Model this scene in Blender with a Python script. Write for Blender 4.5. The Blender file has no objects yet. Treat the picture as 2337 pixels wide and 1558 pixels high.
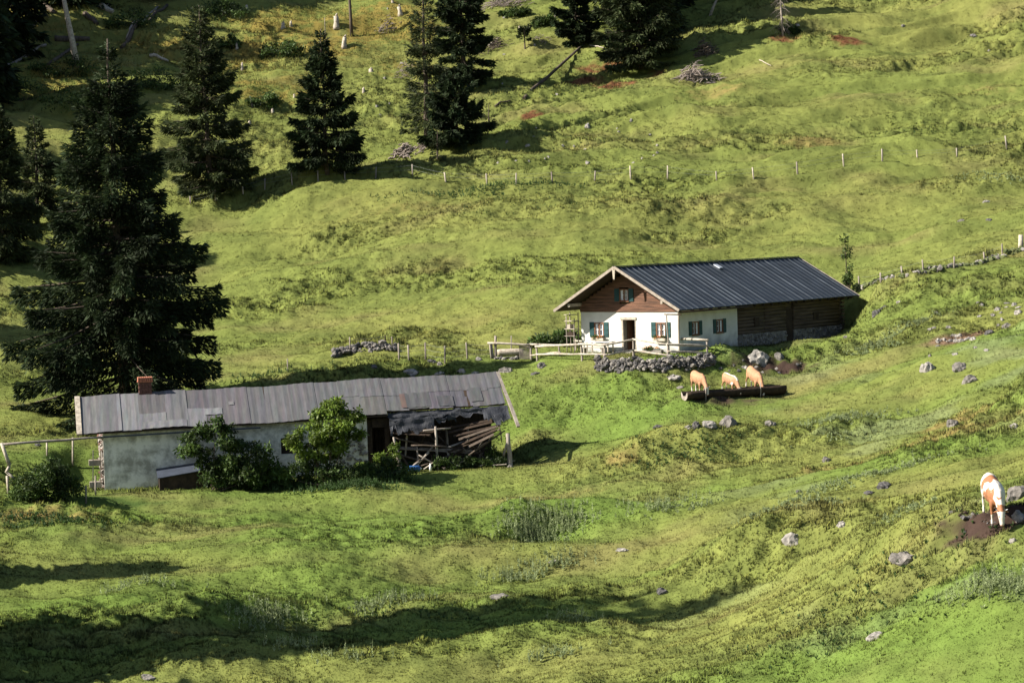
import bpy, bmesh, math, random
import numpy as np
from mathutils import Vector, Matrix, noise as mnoise
random.seed(7); RNG = np.random.default_rng(11)
R = math.radians
C = bpy.context.scene.collection
scene = bpy.context.scene

# ------------------------------------------------------------------ camera, sky, sun, exposure
PITCH, ROLL, FPX = -0.0473, 0.0305, 5550.0
cam = bpy.data.cameras.new("camera"); cam_o = bpy.data.objects.new("camera", cam); C.objects.link(cam_o)
cam.sensor_width = 36; cam.lens = 36 * FPX / 2337; cam.clip_end = 3000; cam.clip_start = 1
f_ = Vector((0, math.cos(PITCH), math.sin(PITCH))); r_ = Vector((1, 0, 0)); u_ = r_.cross(f_)
r2 = r_ * math.cos(ROLL) - u_ * math.sin(ROLL); u2 = r_ * math.sin(ROLL) + u_ * math.cos(ROLL)
cam_o.matrix_world = Matrix(((r2.x, u2.x, -f_.x, 0), (r2.y, u2.y, -f_.y, 0), (r2.z, u2.z, -f_.z, 0), (0, 0, 0, 1)))
scene.camera = cam_o
SUN_EL, SUN_AZ = R(36.5), R(9.5)          # sun from the left, SUN_AZ towards the camera side
S = Vector((-math.cos(SUN_EL) * math.cos(SUN_AZ), -math.cos(SUN_EL) * math.sin(SUN_AZ), math.sin(SUN_EL)))
w = bpy.data.worlds.new("World"); scene.world = w; w.use_nodes = True
nt = w.node_tree; sky = nt.nodes.new("ShaderNodeTexSky"); sky.sky_type = 'NISHITA'; sky.sun_disc = False
sky.sun_elevation = SUN_EL; sky.sun_rotation = math.atan2(S.x, S.y)
bg = nt.nodes["Background"]; nt.links.new(sky.outputs[0], bg.inputs[0]); bg.inputs[1].default_value = 0.058
sl = bpy.data.lights.new("sun", 'SUN'); sl.energy = 5.0; sl.angle = R(0.5); sl.color = (1, .95, .84)
so = bpy.data.objects.new("sun", sl); C.objects.link(so); so.rotation_euler = S.to_track_quat('Z', 'Y').to_euler()
scene.view_settings.view_transform = 'Standard'; scene.view_settings.look = 'None'
scene.view_settings.exposure = 1.26; scene.view_settings.gamma = 1

# ------------------------------------------------------------------ helpers
def ray(px, py):
    a = (px - 1168.5) / FPX; b = -(py - 779.0) / FPX
    v = f_ + r2 * a + u2 * b
    return v / v.y
def P(px, py, Y):
    return ray(px, py) * Y

def _hash(ix, iy, seed):
    h = (ix.astype(np.int64) * 374761393 + iy.astype(np.int64) * 668265263 + seed * 974711) & 0x7fffffff
    h = ((h ^ (h >> 13)) * 1274126177) & 0x7fffffff
    h = h ^ (h >> 16)
    return (h & 0xffff) / 65535.0 * 2 * math.pi
def gn(x, y, seed=0):
    x = np.asarray(x, float); y = np.asarray(y, float)
    x0 = np.floor(x); y0 = np.floor(y); fx = x - x0; fy = y - y0
    ix = x0.astype(np.int64); iy = y0.astype(np.int64)
    def g(dx, dy):
        a = _hash(ix + dx, iy + dy, seed); return np.cos(a) * (fx - dx) + np.sin(a) * (fy - dy)
    u = fx * fx * fx * (fx * (fx * 6 - 15) + 10); v = fy * fy * fy * (fy * (fy * 6 - 15) + 10)
    n0 = g(0, 0) * (1 - u) + g(1, 0) * u; n1 = g(0, 1) * (1 - u) + g(1, 1) * u
    return (n0 * (1 - v) + n1 * v) * 1.5
def fbm(x, y, seed=0, o=3, gain=.5):
    s = 0; a = 1; f = 1
    for i in range(o):
        s = s + a * gn(x * f, y * f, seed + i * 17); a *= gain; f *= 2.03
    return s
def sstep(a, b, x):
    t = np.clip((x - a) / (b - a), 0, 1); return t * t * (3 - 2 * t)

# ------------------------------------------------------------------ terrain height
CT = [(0,1558,97),(600,1558,96),(1168,1558,94),(1700,1558,88),(2337,1558,81),
 (0,1470,101.5),(500,1470,101),(0,1400,107),(700,1400,106),(1300,1400,104),(1800,1400,95),(2337,1380,86),
 (1000,1480,99.5),(1500,1320,109),(1700,1330,104),(2000,1290,95),(2250,1210,92),(2337,1180,92.5),(2100,1200,97),
 (0,1250,119),(300,1260,118.5),(700,1250,119),(1168,1250,117),(1700,1230,107),
 (0,1170,126),(240,1118,133),(100,1140,130),(240,1140,130.5),(600,1130,131.5),(900,1100,132.5),(1168,1150,127),(1168,1055,137.4),(1100,1062,136.2),
 (1500,1120,127),(1800,1120,120),(2200,1100,108),(2337,1080,105),
 (0,1000,143),(120,960,149),(0,930,153),(1300,1000,142.5),(1700,1010,134),(2000,1000,131),(2337,980,121),
 (1500,1030,133.5),(1180,940,145.5),(1400,930,144.5),
 (1560,912,143),(1790,895,145),(1700,850,147.6),(2050,900,139),(2337,880,132),
 (1168,860,150.5),(1000,860,152),(1379,828,149.7),(1523,828,148.2),(1630,812,148.8),(1500,856,147),(1380,860,147.6),(1640,846,147.3),
 (1549,805,150),(1328,803,154.5),(1700,797,154),(1919,765,166),
 (1960,790,152),(1980,740,160),(2337,780,142),(2150,770,147),
 (0,800,166),(600,840,160),(800,830,158),(900,800,162),(1168,820,156.5),(1240,780,160),
 (0,700,178),(600,700,177),(1000,700,171),(1250,700,168),(2000,690,164),(2337,680,156),
 (1975,655,168),(2337,575,172),(2150,610,169),(2150,560,179),
 (0,600,188),(600,600,188),(1168,600,179),(1600,585,180),(2000,600,177),
 (0,500,197),(600,500,199),(1168,500,190),(1700,500,189),(2337,480,184),
 (435,466,206),(667,421,204.5),(942,401,202.5),(1112,421,199.5),(1440,410,199.5),(1821,398,198),(2184,358,202),(2298,341,205),
 (0,400,209),(480,440,210),(745,392,209.5),(1030,325,220),(600,370,216),(900,370,208),
 (1300,292,222),(1700,300,214),(1300,350,210),(2337,200,221),(2000,200,226),
 (1250,245,230),(1450,160,241),(1500,220,230),(900,300,227),(600,200,238),(250,200,238),(0,250,232),
 (0,100,250),(300,100,252),(900,100,256),(900,0,268),(0,0,263),(400,0,266),(1320,100,251),(1300,0,266),
 (1790,85,245),(1700,0,262),(2050,100,241),(2000,0,257),(2337,60,240),(2337,0,247)]
cpts = np.array([tuple(P(*c)) for c in CT])
SC = 50.0
def _phi(d2):
    return np.where(d2 > 1e-12, d2 * np.log(np.maximum(d2, 1e-12)) * .5, 0)
def _fit(pts, lam=4e-4):
    n = len(pts); xy = pts[:, :2] / SC
    d2 = ((xy[:, None] - xy[None]) ** 2).sum(-1)
    A = np.zeros((n + 3, n + 3)); A[:n, :n] = _phi(d2) + lam * np.eye(n)
    A[:n, n] = 1; A[:n, n + 1:] = xy; A[n, :n] = 1; A[n + 1:, :n] = xy.T
    return xy, np.linalg.solve(A, np.concatenate([pts[:, 2], [0, 0, 0]]))
_XY, _W = _fit(cpts)
def base_z(x, y):
    x = np.asarray(x, float); y = np.asarray(y, float)
    xc = np.clip(x, -52, 56); yc = np.clip(y, 72, 285)
    sh = np.broadcast(xc, yc).shape; X = np.broadcast_to(xc, sh).ravel() / SC; Y = np.broadcast_to(yc, sh).ravel() / SC
    out = np.empty(X.size)
    for i in range(0, X.size, 60000):
        a = X[i:i + 60000, None] - _XY[None, :, 0]; b = Y[i:i + 60000, None] - _XY[None, :, 1]
        out[i:i + 60000] = _phi(a * a + b * b) @ _W[:-3] + _W[-3] + _W[-2] * X[i:i + 60000] + _W[-1] * Y[i:i + 60000]
    z = out.reshape(sh)
    return z + np.maximum(y - 285, 0) * .30 - np.maximum(72 - y, 0) * .10
HX, HY, HZ, HANG, HW, HL = 10.266, 150.0, -8.12, 0.6525, 7.35, 20.12
BX, BY, BZ, BANG, BLN, BT = -22.585, 133.0, -13.78, 0.1972, 22.6, 0.0153
def local_house(x, y):
    dx = x - HX; dy = y - HY; ca, sa = math.cos(HANG), math.sin(HANG)
    return dx * ca - dy * sa, dx * sa + dy * ca
def local_barn(x, y):
    dx = x - BX; dy = y - BY; ca, sa = math.cos(BANG), math.sin(BANG)
    return dx * ca + dy * sa, -dx * sa + dy * ca
def rectmask(lx, ly, x0, x1, y0, y1, soft):
    dx = np.maximum(np.maximum(x0 - lx, lx - x1), 0); dy = np.maximum(np.maximum(y0 - ly, ly - y1), 0)
    return 1 - sstep(0, soft, np.hypot(dx, dy))
BUMPS = []      # x, y, rx, ry, height, angle
def add_bump(px, py, Y, rx, ry, h, ang=0):
    p = P(px, py, Y); BUMPS.append((p.x, p.y, rx, ry, h, ang))
add_bump(1530, 1005, 134, 3.6, 1.7, 1.0, .05); add_bump(1700, 1030, 131.5, 1.6, 1.2, -.5, 0)
add_bump(1430, 1030, 133, 1.3, .8, .45, 0)
add_bump(1010, 1195, 121, 5.5, 1.3, .5, 0.1)
add_bump(1165, 1185, 121.5, 1.7, 1.5, .85, 0)
add_bump(1250, 1205, 119.5, 2.0, 1.5, -1.15, .1)
add_bump(1335, 1165, 122.5, 2.6, 1.3, .5, 0)
add_bump(500, 1290, 117, 6.0, 1.6, .55, .1)
add_bump(640, 1435, 103.5, 3.5, 1.3, -.95, .5)
add_bump(480, 1400, 106, 3.5, 1.3, .45, .3)
add_bump(120, 1175, 126.5, 5.5, 1.0, .5, -.1)
add_bump(1250, 1470, 100.5, 4, 1.8, .6, .2)
add_bump(2060, 1240, 97, 4.5, 1.5, .55, .2)
add_bump(1120, 330, 214, 8, 2.2, .9, .1)
add_bump(1620, 275, 220, 8, 1.8, .9, 0)
add_bump(2170, 290, 211, 8, 1.8, .9, .1)
add_bump(1850, 470, 190, 9, 2, .5, .1)
add_bump(2180, 440, 192, 6, 1.5, .5, .1)
add_bump(1500, 480, 191, 8, 2, .4, .1)
add_bump(2110, 735, 152, 2.6, 1.0, .5, .1)
add_bump(700, 450, 200, 6, 1.8, .5, .1)
add_bump(900, 600, 184, 9, 1.6, .35, .1)
add_bump(2120, 545, 180, 4, .9, .5, .1)
def terrain(x, y, detail=True):
    x = np.asarray(x, float); y = np.asarray(y, float)
    z = base_z(x, y)
    for bx, by, rx, ry, h, a in BUMPS:
        dx = x - bx; dy = y - by; ca, sa = math.cos(a), math.sin(a)
        z = z + h * np.exp(-((dx * ca + dy * sa) / rx) ** 2 - ((-dx * sa + dy * ca) / ry) ** 2)
    lx, ly = local_house(x, y); mh = rectmask(lx, ly, -HW - .5, .2, -2, HL, 2.5)
    bx, by = local_barn(x, y); mb = rectmask(bx, by, -1, BLN + .5, -1.2, 5.5, 2.2)
    m = 1 - np.maximum(mh, mb)
    wx = x + 1.5 * gn(x * .12, y * .12, 5); wy = y + 1.5 * gn(x * .12, y * .12, 9)
    up = sstep(176, 205, y); rt = sstep(6, 18, x) * (1 - up)
    n = (.55 + .5 * up) * gn(wx * .055, wy * .12, 1) + (.26 + .16 * up) * gn(wx * .14, wy * .34, 2)
    n = n + (.26 + .12 * up) * gn(wx * .19 + 3, wy * .22, 23)
    n = n + (.34 * up + .16 * rt + .06) * (1 - np.abs(gn(wx * .075 + wy * .03, wy * .36 - wx * .05, 15)) * 2.2)
    if detail:
        tus = tuss_mask(x, y)
        t1 = gn(wx * .5, wy * .7, 3); t2 = gn(wx * 1.15, wy * 1.2, 4); t3 = gn(x * 2.5, y * 2.5, 6)
        ridge = 1 - np.abs(gn(wx * .4, wy * 1.25, 13)) * 2
        n = n + (.13 + .14 * tus) * t1 + (.055 + .17 * tus) * t2 + (.026 + .06 * tus) * t3 + .08 * tus * ridge
    z = z + n * m
    zh = HZ - .02; z = z * (1 - mh * .85) + zh * mh * .85
    zb = BZ + BT * bx; z = z * (1 - mb * .9) + zb * mb * .9
    return z
def tuss_mask(x, y):
    m = sstep(.0, .55, fbm(x * .055, y * .11, 21, 3) + .05)
    for (cx, cy, rx, ry, s) in TUSS:
        m = np.maximum(m, s * np.exp(-((x - cx) / rx) ** 2 - ((y - cy) / ry) ** 2))
    for (cx, cy, rx, ry) in SMOOTH:
        m = m * (1 - .85 * np.exp(-((x - cx) / rx) ** 2 - ((y - cy) / ry) ** 2))
    return m
TUSS = []; SMOOTH = []
for px, py, Y, rx, ry, s in [(80,1190,124,9,3,1),(980,1210,119,8,3,1),(640,1340,111,9,4,.8),(800,1400,106,8,4,.8),(1560,1040,132,8,4,.8),(2100,1300,93,9,6,1),
   (1900,1450,90,9,5,.9),(100,1500,100,10,4,.8),(1250,200,236,12,10,1.),(1350,330,212,12,6,1),(1700,330,210,10,4,.8),(2200,280,212,12,5,.8),
   (1330,900,146,6,3,.6),(1450,900,146,6,3,.6),(1200,470,193,14,5,.6),(650,330,220,12,10,.8),(900,250,232,12,12,.8),(1250,1480,100,8,3,.7)]:
    p = P(px, py, Y); TUSS.append((p.x, p.y, rx, ry, s))
for px, py, Y, rx, ry in [(300,1330,113,12,5),(300,1210,121,9,2.5),(1000,1150,127,10,2.5),(1400,1250,115,10,4),(1000,1430,103,9,3),(2200,1500,84,9,4),(1700,640,175,14,7),(1600,380,203,10,3),(1900,230,225,16,8)]:
    p = P(px, py, Y); SMOOTH.append((p.x, p.y, rx, ry))

ZZ = None
def ground_at(x, y): return terrain(x, y) if ZZ is None else gz_fast(x, y)
def tz(x, y): return float(ground_at(np.array([x]), np.array([y]))[0])
_YS = np.arange(74, 284, .2)
def drop(px, py):
    """where the sight line through a picture point meets the ground"""
    v = ray(px, py); x = v.x * _YS; z = v.z * _YS
    d = z - ground_at(x, _YS)
    k = np.nonzero(d < 0)[0]
    if len(k) == 0 or k[0] == 0: Y = 262.
    else:
        i = k[0]; Y = _YS[i - 1] + .2 * d[i - 1] / (d[i - 1] - d[i])
    return Vector((v.x * Y, Y, tz(v.x * Y, Y)))

# ------------------------------------------------------------------ ground colour (albedo of turf, earth, dead bracken)
PATCH = []
def patch(px, py, rx, ry, col, s, n=.5):
    p = drop(px, py); PATCH.append((p.x, p.y, rx, ry, col, s, n))
MUD = (.050, .032, .025); RED = (.14, .06, .03); TAN = (.20, .16, .055); OCH = (.20, .155, .04)
patch(2240, 1182, 1.8, 1.1, MUD, 1.3, 1.1); patch(2310, 1190, 1.3, 1.0, MUD, 1.0, 1.1)
patch(1760, 834, 2.6, .6, MUD, 1.2, 1.2); patch(1690, 840, 2.0, .5, MUD, .8, 1.2); patch(2190, 775, 2.2, .8, (.17,.11,.07), 1.2); patch(1660, 912, 4, 1.0, MUD, .8)
for a in [(1330,190,2.6,1.6),(1405,195,2.4,1.2),(1220,268,1.6,1.2),(1500,170,1.6,1),(1790,85,2,1),(1380,160,3,1.2),(1930,88,2,1)]: patch(*a, RED, 1.0, .9)
for a in [(1930,1065,4,1.2,.8),(2130,1000,4.5,1.5,.9),(2200,955,2.5,1.2,.9),(1640,210,5,1.5,.6),(1860,320,5,1.6,.7),(1420,1040,1.0,.8,1),(2270,200,5,2,.5),(2300,400,4,1.5,.4),(1290,1130,4,1,.4),(60,1175,5,1.8,.8),(930,480,5,1.6,.4)]: patch(a[0],a[1],a[2],a[3],TAN,a[4],.7)
for a in [(880,60,7,6,.9),(750,100,5,7,.9),(620,60,6,5,.9),(560,130,4,6,.8),(600,200,5,5,.6),(150,150,7,8,.7),(60,60,6,8,.7),(330,110,5,5,.6),(950,150,5,5,.5),(680,200,4,4,.6),(420,110,4,4,.6)]: patch(a[0],a[1],a[2],a[3],OCH,a[4],.9)
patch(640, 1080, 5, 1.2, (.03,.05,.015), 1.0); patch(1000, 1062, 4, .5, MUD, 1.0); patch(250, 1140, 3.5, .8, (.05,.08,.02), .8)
UPY = 205.0
def ground_col(x, y):
    a = fbm(x * .035, y * .07, 31, 3); b = fbm(x * .22, y * .42, 35, 3); c = fbm(x * 1.1, y * 1.7, 41, 2); d = fbm(x * .09, y * .16, 51, 3)
    G1 = np.array([.115, .168, .034]); G2 = np.array([.180, .182, .052]); G3 = np.array([.090, .112, .030]); G4 = np.array([.18, .155, .060])
    t = sstep(140, 178, y)[..., None]
    gA = G1 * (1 - .55 * t) + G2 * .55 * t
    col = gA + (G2 - gA) * sstep(-.6, .8, a)[..., None] * .8
    col = col + (G3 - col) * (sstep(-.3, .9, b) * .55)[..., None]
    col = col + (G4 - col) * (sstep(0, 1.0, d) * .6)[..., None]
    tm = tuss_mask(x, y)
    col = col + (G3 * .9 - col) * (tm * sstep(.0, .5, gn(x * .8, y * 1.3, 61)) * .35)[..., None]
    sage = np.array([.19, .22, .13])
    col = col + (sage - col) * (sstep(.25, .7, fbm(x * .12, y * .2, 71, 3)) * sstep(2, 18, x) * (1 - sstep(140, 160, y)) * .3)[..., None]
    for (px, py, rx, ry, cc, s, nn) in PATCH:
        g = s * np.exp(-((x - px) / rx) ** 2 - ((y - py) / ry) ** 2)
        g = sstep(.15, 1.0, g + nn * .6 * (b * .6 + c)) * np.minimum(1, g * 2.2)
        col = col + (np.array(cc) - col) * g[..., None]
    col = col * (1 + .15 * c)[..., None]
    return np.clip(col, .005, .6)

# ------------------------------------------------------------------ materials
def mat(name, col, rough=.85, var=.25, scale=3.0, col2=None, bump=0.0, bscale=None, stretch=None, spec=.2, metal=0, transl=0, attr=None, pos=(.33, .67)):
    m = bpy.data.materials.new(name); m.use_nodes = True; t = m.node_tree; b = t.nodes["Principled BSDF"]
    b.inputs["Roughness"].default_value = rough; b.inputs["Specular IOR Level"].default_value = spec; b.inputs["Metallic"].default_value = metal
    tc = t.nodes.new("ShaderNodeTexCoord"); mp = t.nodes.new("ShaderNodeMapping"); t.links.new(tc.outputs["Object"], mp.inputs[0])
    if stretch: mp.inputs["Scale"].default_value = stretch
    nz = t.nodes.new("ShaderNodeTexNoise"); nz.inputs["Scale"].default_value = scale; nz.inputs["Detail"].default_value = 6; nz.inputs["Roughness"].default_value = .65
    t.links.new(mp.outputs[0], nz.inputs["Vector"])
    cr = t.nodes.new("ShaderNodeValToRGB"); t.links.new(nz.outputs["Fac"], cr.inputs[0])
    P0, P1 = pos; c2 = col2 or tuple(c * (1 - var) for c in col); c1 = col if col2 else tuple(min(1, c * (1 + var)) for c in col)
    cr.color_ramp.elements[0].position = P0; cr.color_ramp.elements[1].position = P1
    cr.color_ramp.elements[0].color = (*c2, 1); cr.color_ramp.elements[1].color = (*c1, 1)
    out = cr.outputs[0]
    if attr:
        at = t.nodes.new("ShaderNodeAttribute"); at.attribute_name = attr
        mx = t.nodes.new("ShaderNodeMix"); mx.data_type = 'RGBA'; mx.blend_type = 'MULTIPLY'; mx.inputs["Factor"].default_value = 1
        t.links.new(out, mx.inputs["A"]); t.links.new(at.outputs["Color"], mx.inputs["B"]); out = mx.outputs["Result"]
    t.links.new(out, b.inputs["Base Color"])
    if bump:
        n2 = t.nodes.new("ShaderNodeTexNoise"); n2.inputs["Scale"].default_value = bscale or scale * 3; n2.inputs["Detail"].default_value = 5
        t.links.new(mp.outputs[0], n2.inputs["Vector"])
        bp = t.nodes.new("ShaderNodeBump"); bp.inputs["Strength"].default_value = bump; bp.inputs["Distance"].default_value = .05
        t.links.new(n2.outputs["Fac"], bp.inputs["Height"]); t.links.new(bp.outputs[0], b.inputs["Normal"])
    if transl:
        tr = t.nodes.new("ShaderNodeBsdfTranslucent"); t.links.new(out, tr.inputs[0])
        ms = t.nodes.new("ShaderNodeMixShader"); ms.inputs[0].default_value = transl
        t.links.new(b.outputs[0], ms.inputs[1]); t.links.new(tr.outputs[0], ms.inputs[2]); t.links.new(ms.outputs[0], t.nodes["Material Output"].inputs[0])
    return m
M = {}
M['ground'] = mat('turf', (1, 1, 1), .95, .18, 2.2, bump=.6, bscale=9, spec=.05, attr='Col')
M['grass'] = mat('grass_blades', (1.2, 1.12, 1.0), .8, .12, .8, spec=.08, transl=.12, attr='Col')
def lean_normals(m):
    # turf shades like the ground it grows on: every blade carries the slope's normal, tilted at random
    t = m.node_tree; a = t.nodes.new("ShaderNodeAttribute"); a.attribute_name = 'Nrm'
    for n in list(t.nodes):
        if n.type in ('BSDF_PRINCIPLED',): t.links.new(a.outputs["Vector"], n.inputs["Normal"])
lean_normals(M['grass'])
M['weed'] = mat('weed_leaves', (.23, .27, .13), .7, .3, .6, spec=.15, transl=.3, attr='Col')
M['spruce'] = mat('spruce_needles', (.020, .034, .015), .75, .35, .7, spec=.15, transl=.22, attr='Col')
M['spruce_light'] = mat('young_spruce_needles', (.036, .052, .022), .75, .35, .7, spec=.15, transl=.2, attr='Col')
M['leaf'] = mat('elder_leaves', (.12, .19, .035), .55, .3, 1.2, spec=.3, transl=.35, attr='Col')
M['leafdark'] = mat('dark_leaves', (.05, .09, .025), .6, .3, 1.2, spec=.25, transl=.3, attr='Col')
M['bark'] = mat('bark', (.085, .065, .05), .9, .4, 4, bump=.5, stretch=(1, 1, .3))
M['deadwood'] = mat('weathered_wood', (.36, .31, .26), .85, col2=(.16, .13, .11), scale=3, bump=.4, stretch=(1, 1, .3))
M['palewood'] = mat('pale_rail_wood', (.52, .45, .36), .8, col2=(.24, .20, .16), scale=5, bump=.3)
M['bargewood'] = mat('weathered_bargeboard', (.38, .32, .26), .85, col2=(.22, .18, .145), scale=4, bump=.3)
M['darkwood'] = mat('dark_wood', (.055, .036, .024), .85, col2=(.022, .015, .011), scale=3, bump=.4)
M['gable'] = mat('brown_boards', (.20, .10, .062), .8, col2=(.06, .036, .026), scale=2.2, bump=.4, stretch=(.35, 1, 4))
M['logs'] = mat('grey_brown_logs', (.13, .095, .065), .85, col2=(.045, .033, .025), scale=1.6, bump=.4, stretch=(1, .3, 4))
M['white'] = mat('white_plaster', (.86, .85, .82), .9, col2=(.76, .74, .70), scale=.8, bump=.15, bscale=6)
M['soiled'] = mat('stained_plaster', (.80, .76, .69), .9, col2=(.36, .34, .29), pos=(.40, .58), scale=1.1, bump=.5, bscale=3)
M['stone'] = mat('grey_stone', (.24, .215, .19), .9, col2=(.075, .068, .062), scale=2.5, bump=.8, bscale=8)
M['palestone'] = mat('pale_stone', (.38, .345, .305), .9, col2=(.12, .11, .10), scale=2.5, bump=.8, bscale=8)
M['darkstone'] = mat('dark_stone', (.13, .12, .115), .9, col2=(.045, .042, .042), scale=2.5, bump=.8, bscale=8)
M['metal'] = mat('dark_sheet_metal', (.024, .031, .042), .6, .25, 1.0, spec=.25)
M['herbs'] = mat('dry_herbs', (.26, .21, .06), .8, col2=(.10, .13, .03), scale=.35, spec=.1, transl=.3, attr='Col')
M['moss'] = mat('mossy_stone', (.13, .14, .06), .95, col2=(.05, .07, .02), scale=3, bump=.8, bscale=8)
M['seam'] = mat('painted_seam_glints', (.10, .115, .135), .45, col2=(.022, .028, .038), scale=.5, spec=.4)  # glints on the roof seams, painted in as a lighter grey that fades out
M['shutter'] = mat('green_shutters', (.022, .062, .062), .6, .2, 3)
M['winframe'] = mat('window_wood', (.17, .08, .045), .7, .3, 5)
M['muntin'] = mat('white_paint', (.8, .8, .78), .6, .05, 5)
M['glass'] = mat('window_glass', (.03, .035, .045), .12, .2, 3, spec=.6)
M['curtain'] = mat('curtain', (.7, .7, .72), .9, .1, 5)
M['door'] = mat('door_wood', (.12, .06, .035), .75, .3, 3)
M['brick'] = mat('brick', (.13, .062, .05), .9, .35, 8, bump=.4)
M['tile'] = mat('clay_tile', (.42, .16, .10), .8, .25, 9)
M['blue'] = mat('blue_plastic', (.03, .09, .24), .4, .1, 3)
M['tub'] = mat('galvanised_metal', (.45, .47, .52), .5, .2, 4, metal=.3)
M['tar'] = mat('tar_paper', (.035, .037, .045), .7, col2=(.015, .016, .02), scale=2.5, bump=.6, spec=.35)
M['flower'] = mat('flowers', (.5, .06, .06), .7, .5, 9, col2=(.6, .35, .05))
M['wire'] = mat('wire', (.25, .26, .26), .6, .1, 3, metal=.4)
M['brush'] = mat('dead_branches', (.22, .18, .155), .9, .3, 3)
M['lid'] = mat('blue_grey_sheet', (.035, .042, .06), .6, .2, 3, spec=.4)
def seamless_cow():
    m = bpy.data.materials.new('cow_hide'); m.use_nodes = True; t = m.node_tree; b = t.nodes["Principled BSDF"]
    a = t.nodes.new("ShaderNodeAttribute"); a.attribute_name = 'Col'; t.links.new(a.outputs["Color"], b.inputs["Base Color"]); b.inputs["Roughness"].default_value = .75
    return m
M['cow'] = seamless_cow()
def roof_sheets():
    """old roofing felt: every sheet its own grey, with rust and stains"""
    m = bpy.data.materials.new('old_roofing_sheets'); m.use_nodes = True; t = m.node_tree; b = t.nodes["Principled BSDF"]
    b.inputs["Roughness"].default_value = .8; b.inputs["Specular IOR Level"].default_value = .25
    a = t.nodes.new("ShaderNodeAttribute"); a.attribute_name = 'Col'
    tc = t.nodes.new("ShaderNodeTexCoord"); mp = t.nodes.new("ShaderNodeMapping"); t.links.new(tc.outputs["Object"], mp.inputs[0]); mp.inputs["Scale"].default_value = (3.5, .8, .8)
    nz = t.nodes.new("ShaderNodeTexNoise"); nz.inputs["Scale"].default_value = 1.2; nz.inputs["Detail"].default_value = 8; nz.inputs["Roughness"].default_value = .7; t.links.new(mp.outputs[0], nz.inputs[0])
    cr = t.nodes.new("ShaderNodeValToRGB"); t.links.new(nz.outputs[0], cr.inputs[0]); cr.color_ramp.elements[0].position = .3; cr.color_ramp.elements[0].color = (.55, .55, .56, 1); cr.color_ramp.elements[1].position = .7; cr.color_ramp.elements[1].color = (.85, .83, .82, 1)
    mx = t.nodes.new("ShaderNodeMix"); mx.data_type = 'RGBA'; mx.blend_type = 'MULTIPLY'; mx.inputs["Factor"].default_value = 1
    t.links.new(a.outputs["Color"], mx.inputs["A"]); t.links.new(cr.outputs[0], mx.inputs["B"]); t.links.new(mx.outputs["Result"], b.inputs["Base Color"])
    return m
M['felt'] = roof_sheets()

# ------------------------------------------------------------------ mesh helpers
def finish(name, me, m, parent=None):
    ms = m if isinstance(m, (list, tuple)) else [m]
    for k in ms: me.materials.append(M[k] if isinstance(k, str) else k)
    o = bpy.data.objects.new(name, me); C.objects.link(o)
    if parent: o.parent = parent
    return o
def np_mesh(name, co, faces, m, parent=None, col=None, smooth=False, percorner=False):
    me = bpy.data.meshes.new(name); n = len(co); k = faces.shape[1]; f = len(faces)
    me.vertices.add(n); me.vertices.foreach_set("co", np.ascontiguousarray(co, np.float32).ravel())
    me.loops.add(f * k); me.loops.foreach_set("vertex_index", np.ascontiguousarray(faces, np.int32).ravel())
    me.polygons.add(f); me.polygons.foreach_set("loop_start", np.arange(0, f * k, k, dtype=np.int32))
    if smooth: me.polygons.foreach_set("use_smooth", np.ones(f, bool))
    me.update(calc_edges=True)
    if col is not None:
        ca = me.color_attributes.new("Col", 'FLOAT_COLOR', 'POINT')
        c4 = np.ones((n, 4), np.float32); c4[:, :3] = col; ca.data.foreach_set("color", c4.ravel())
    return finish(name, me, m, parent)
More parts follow.
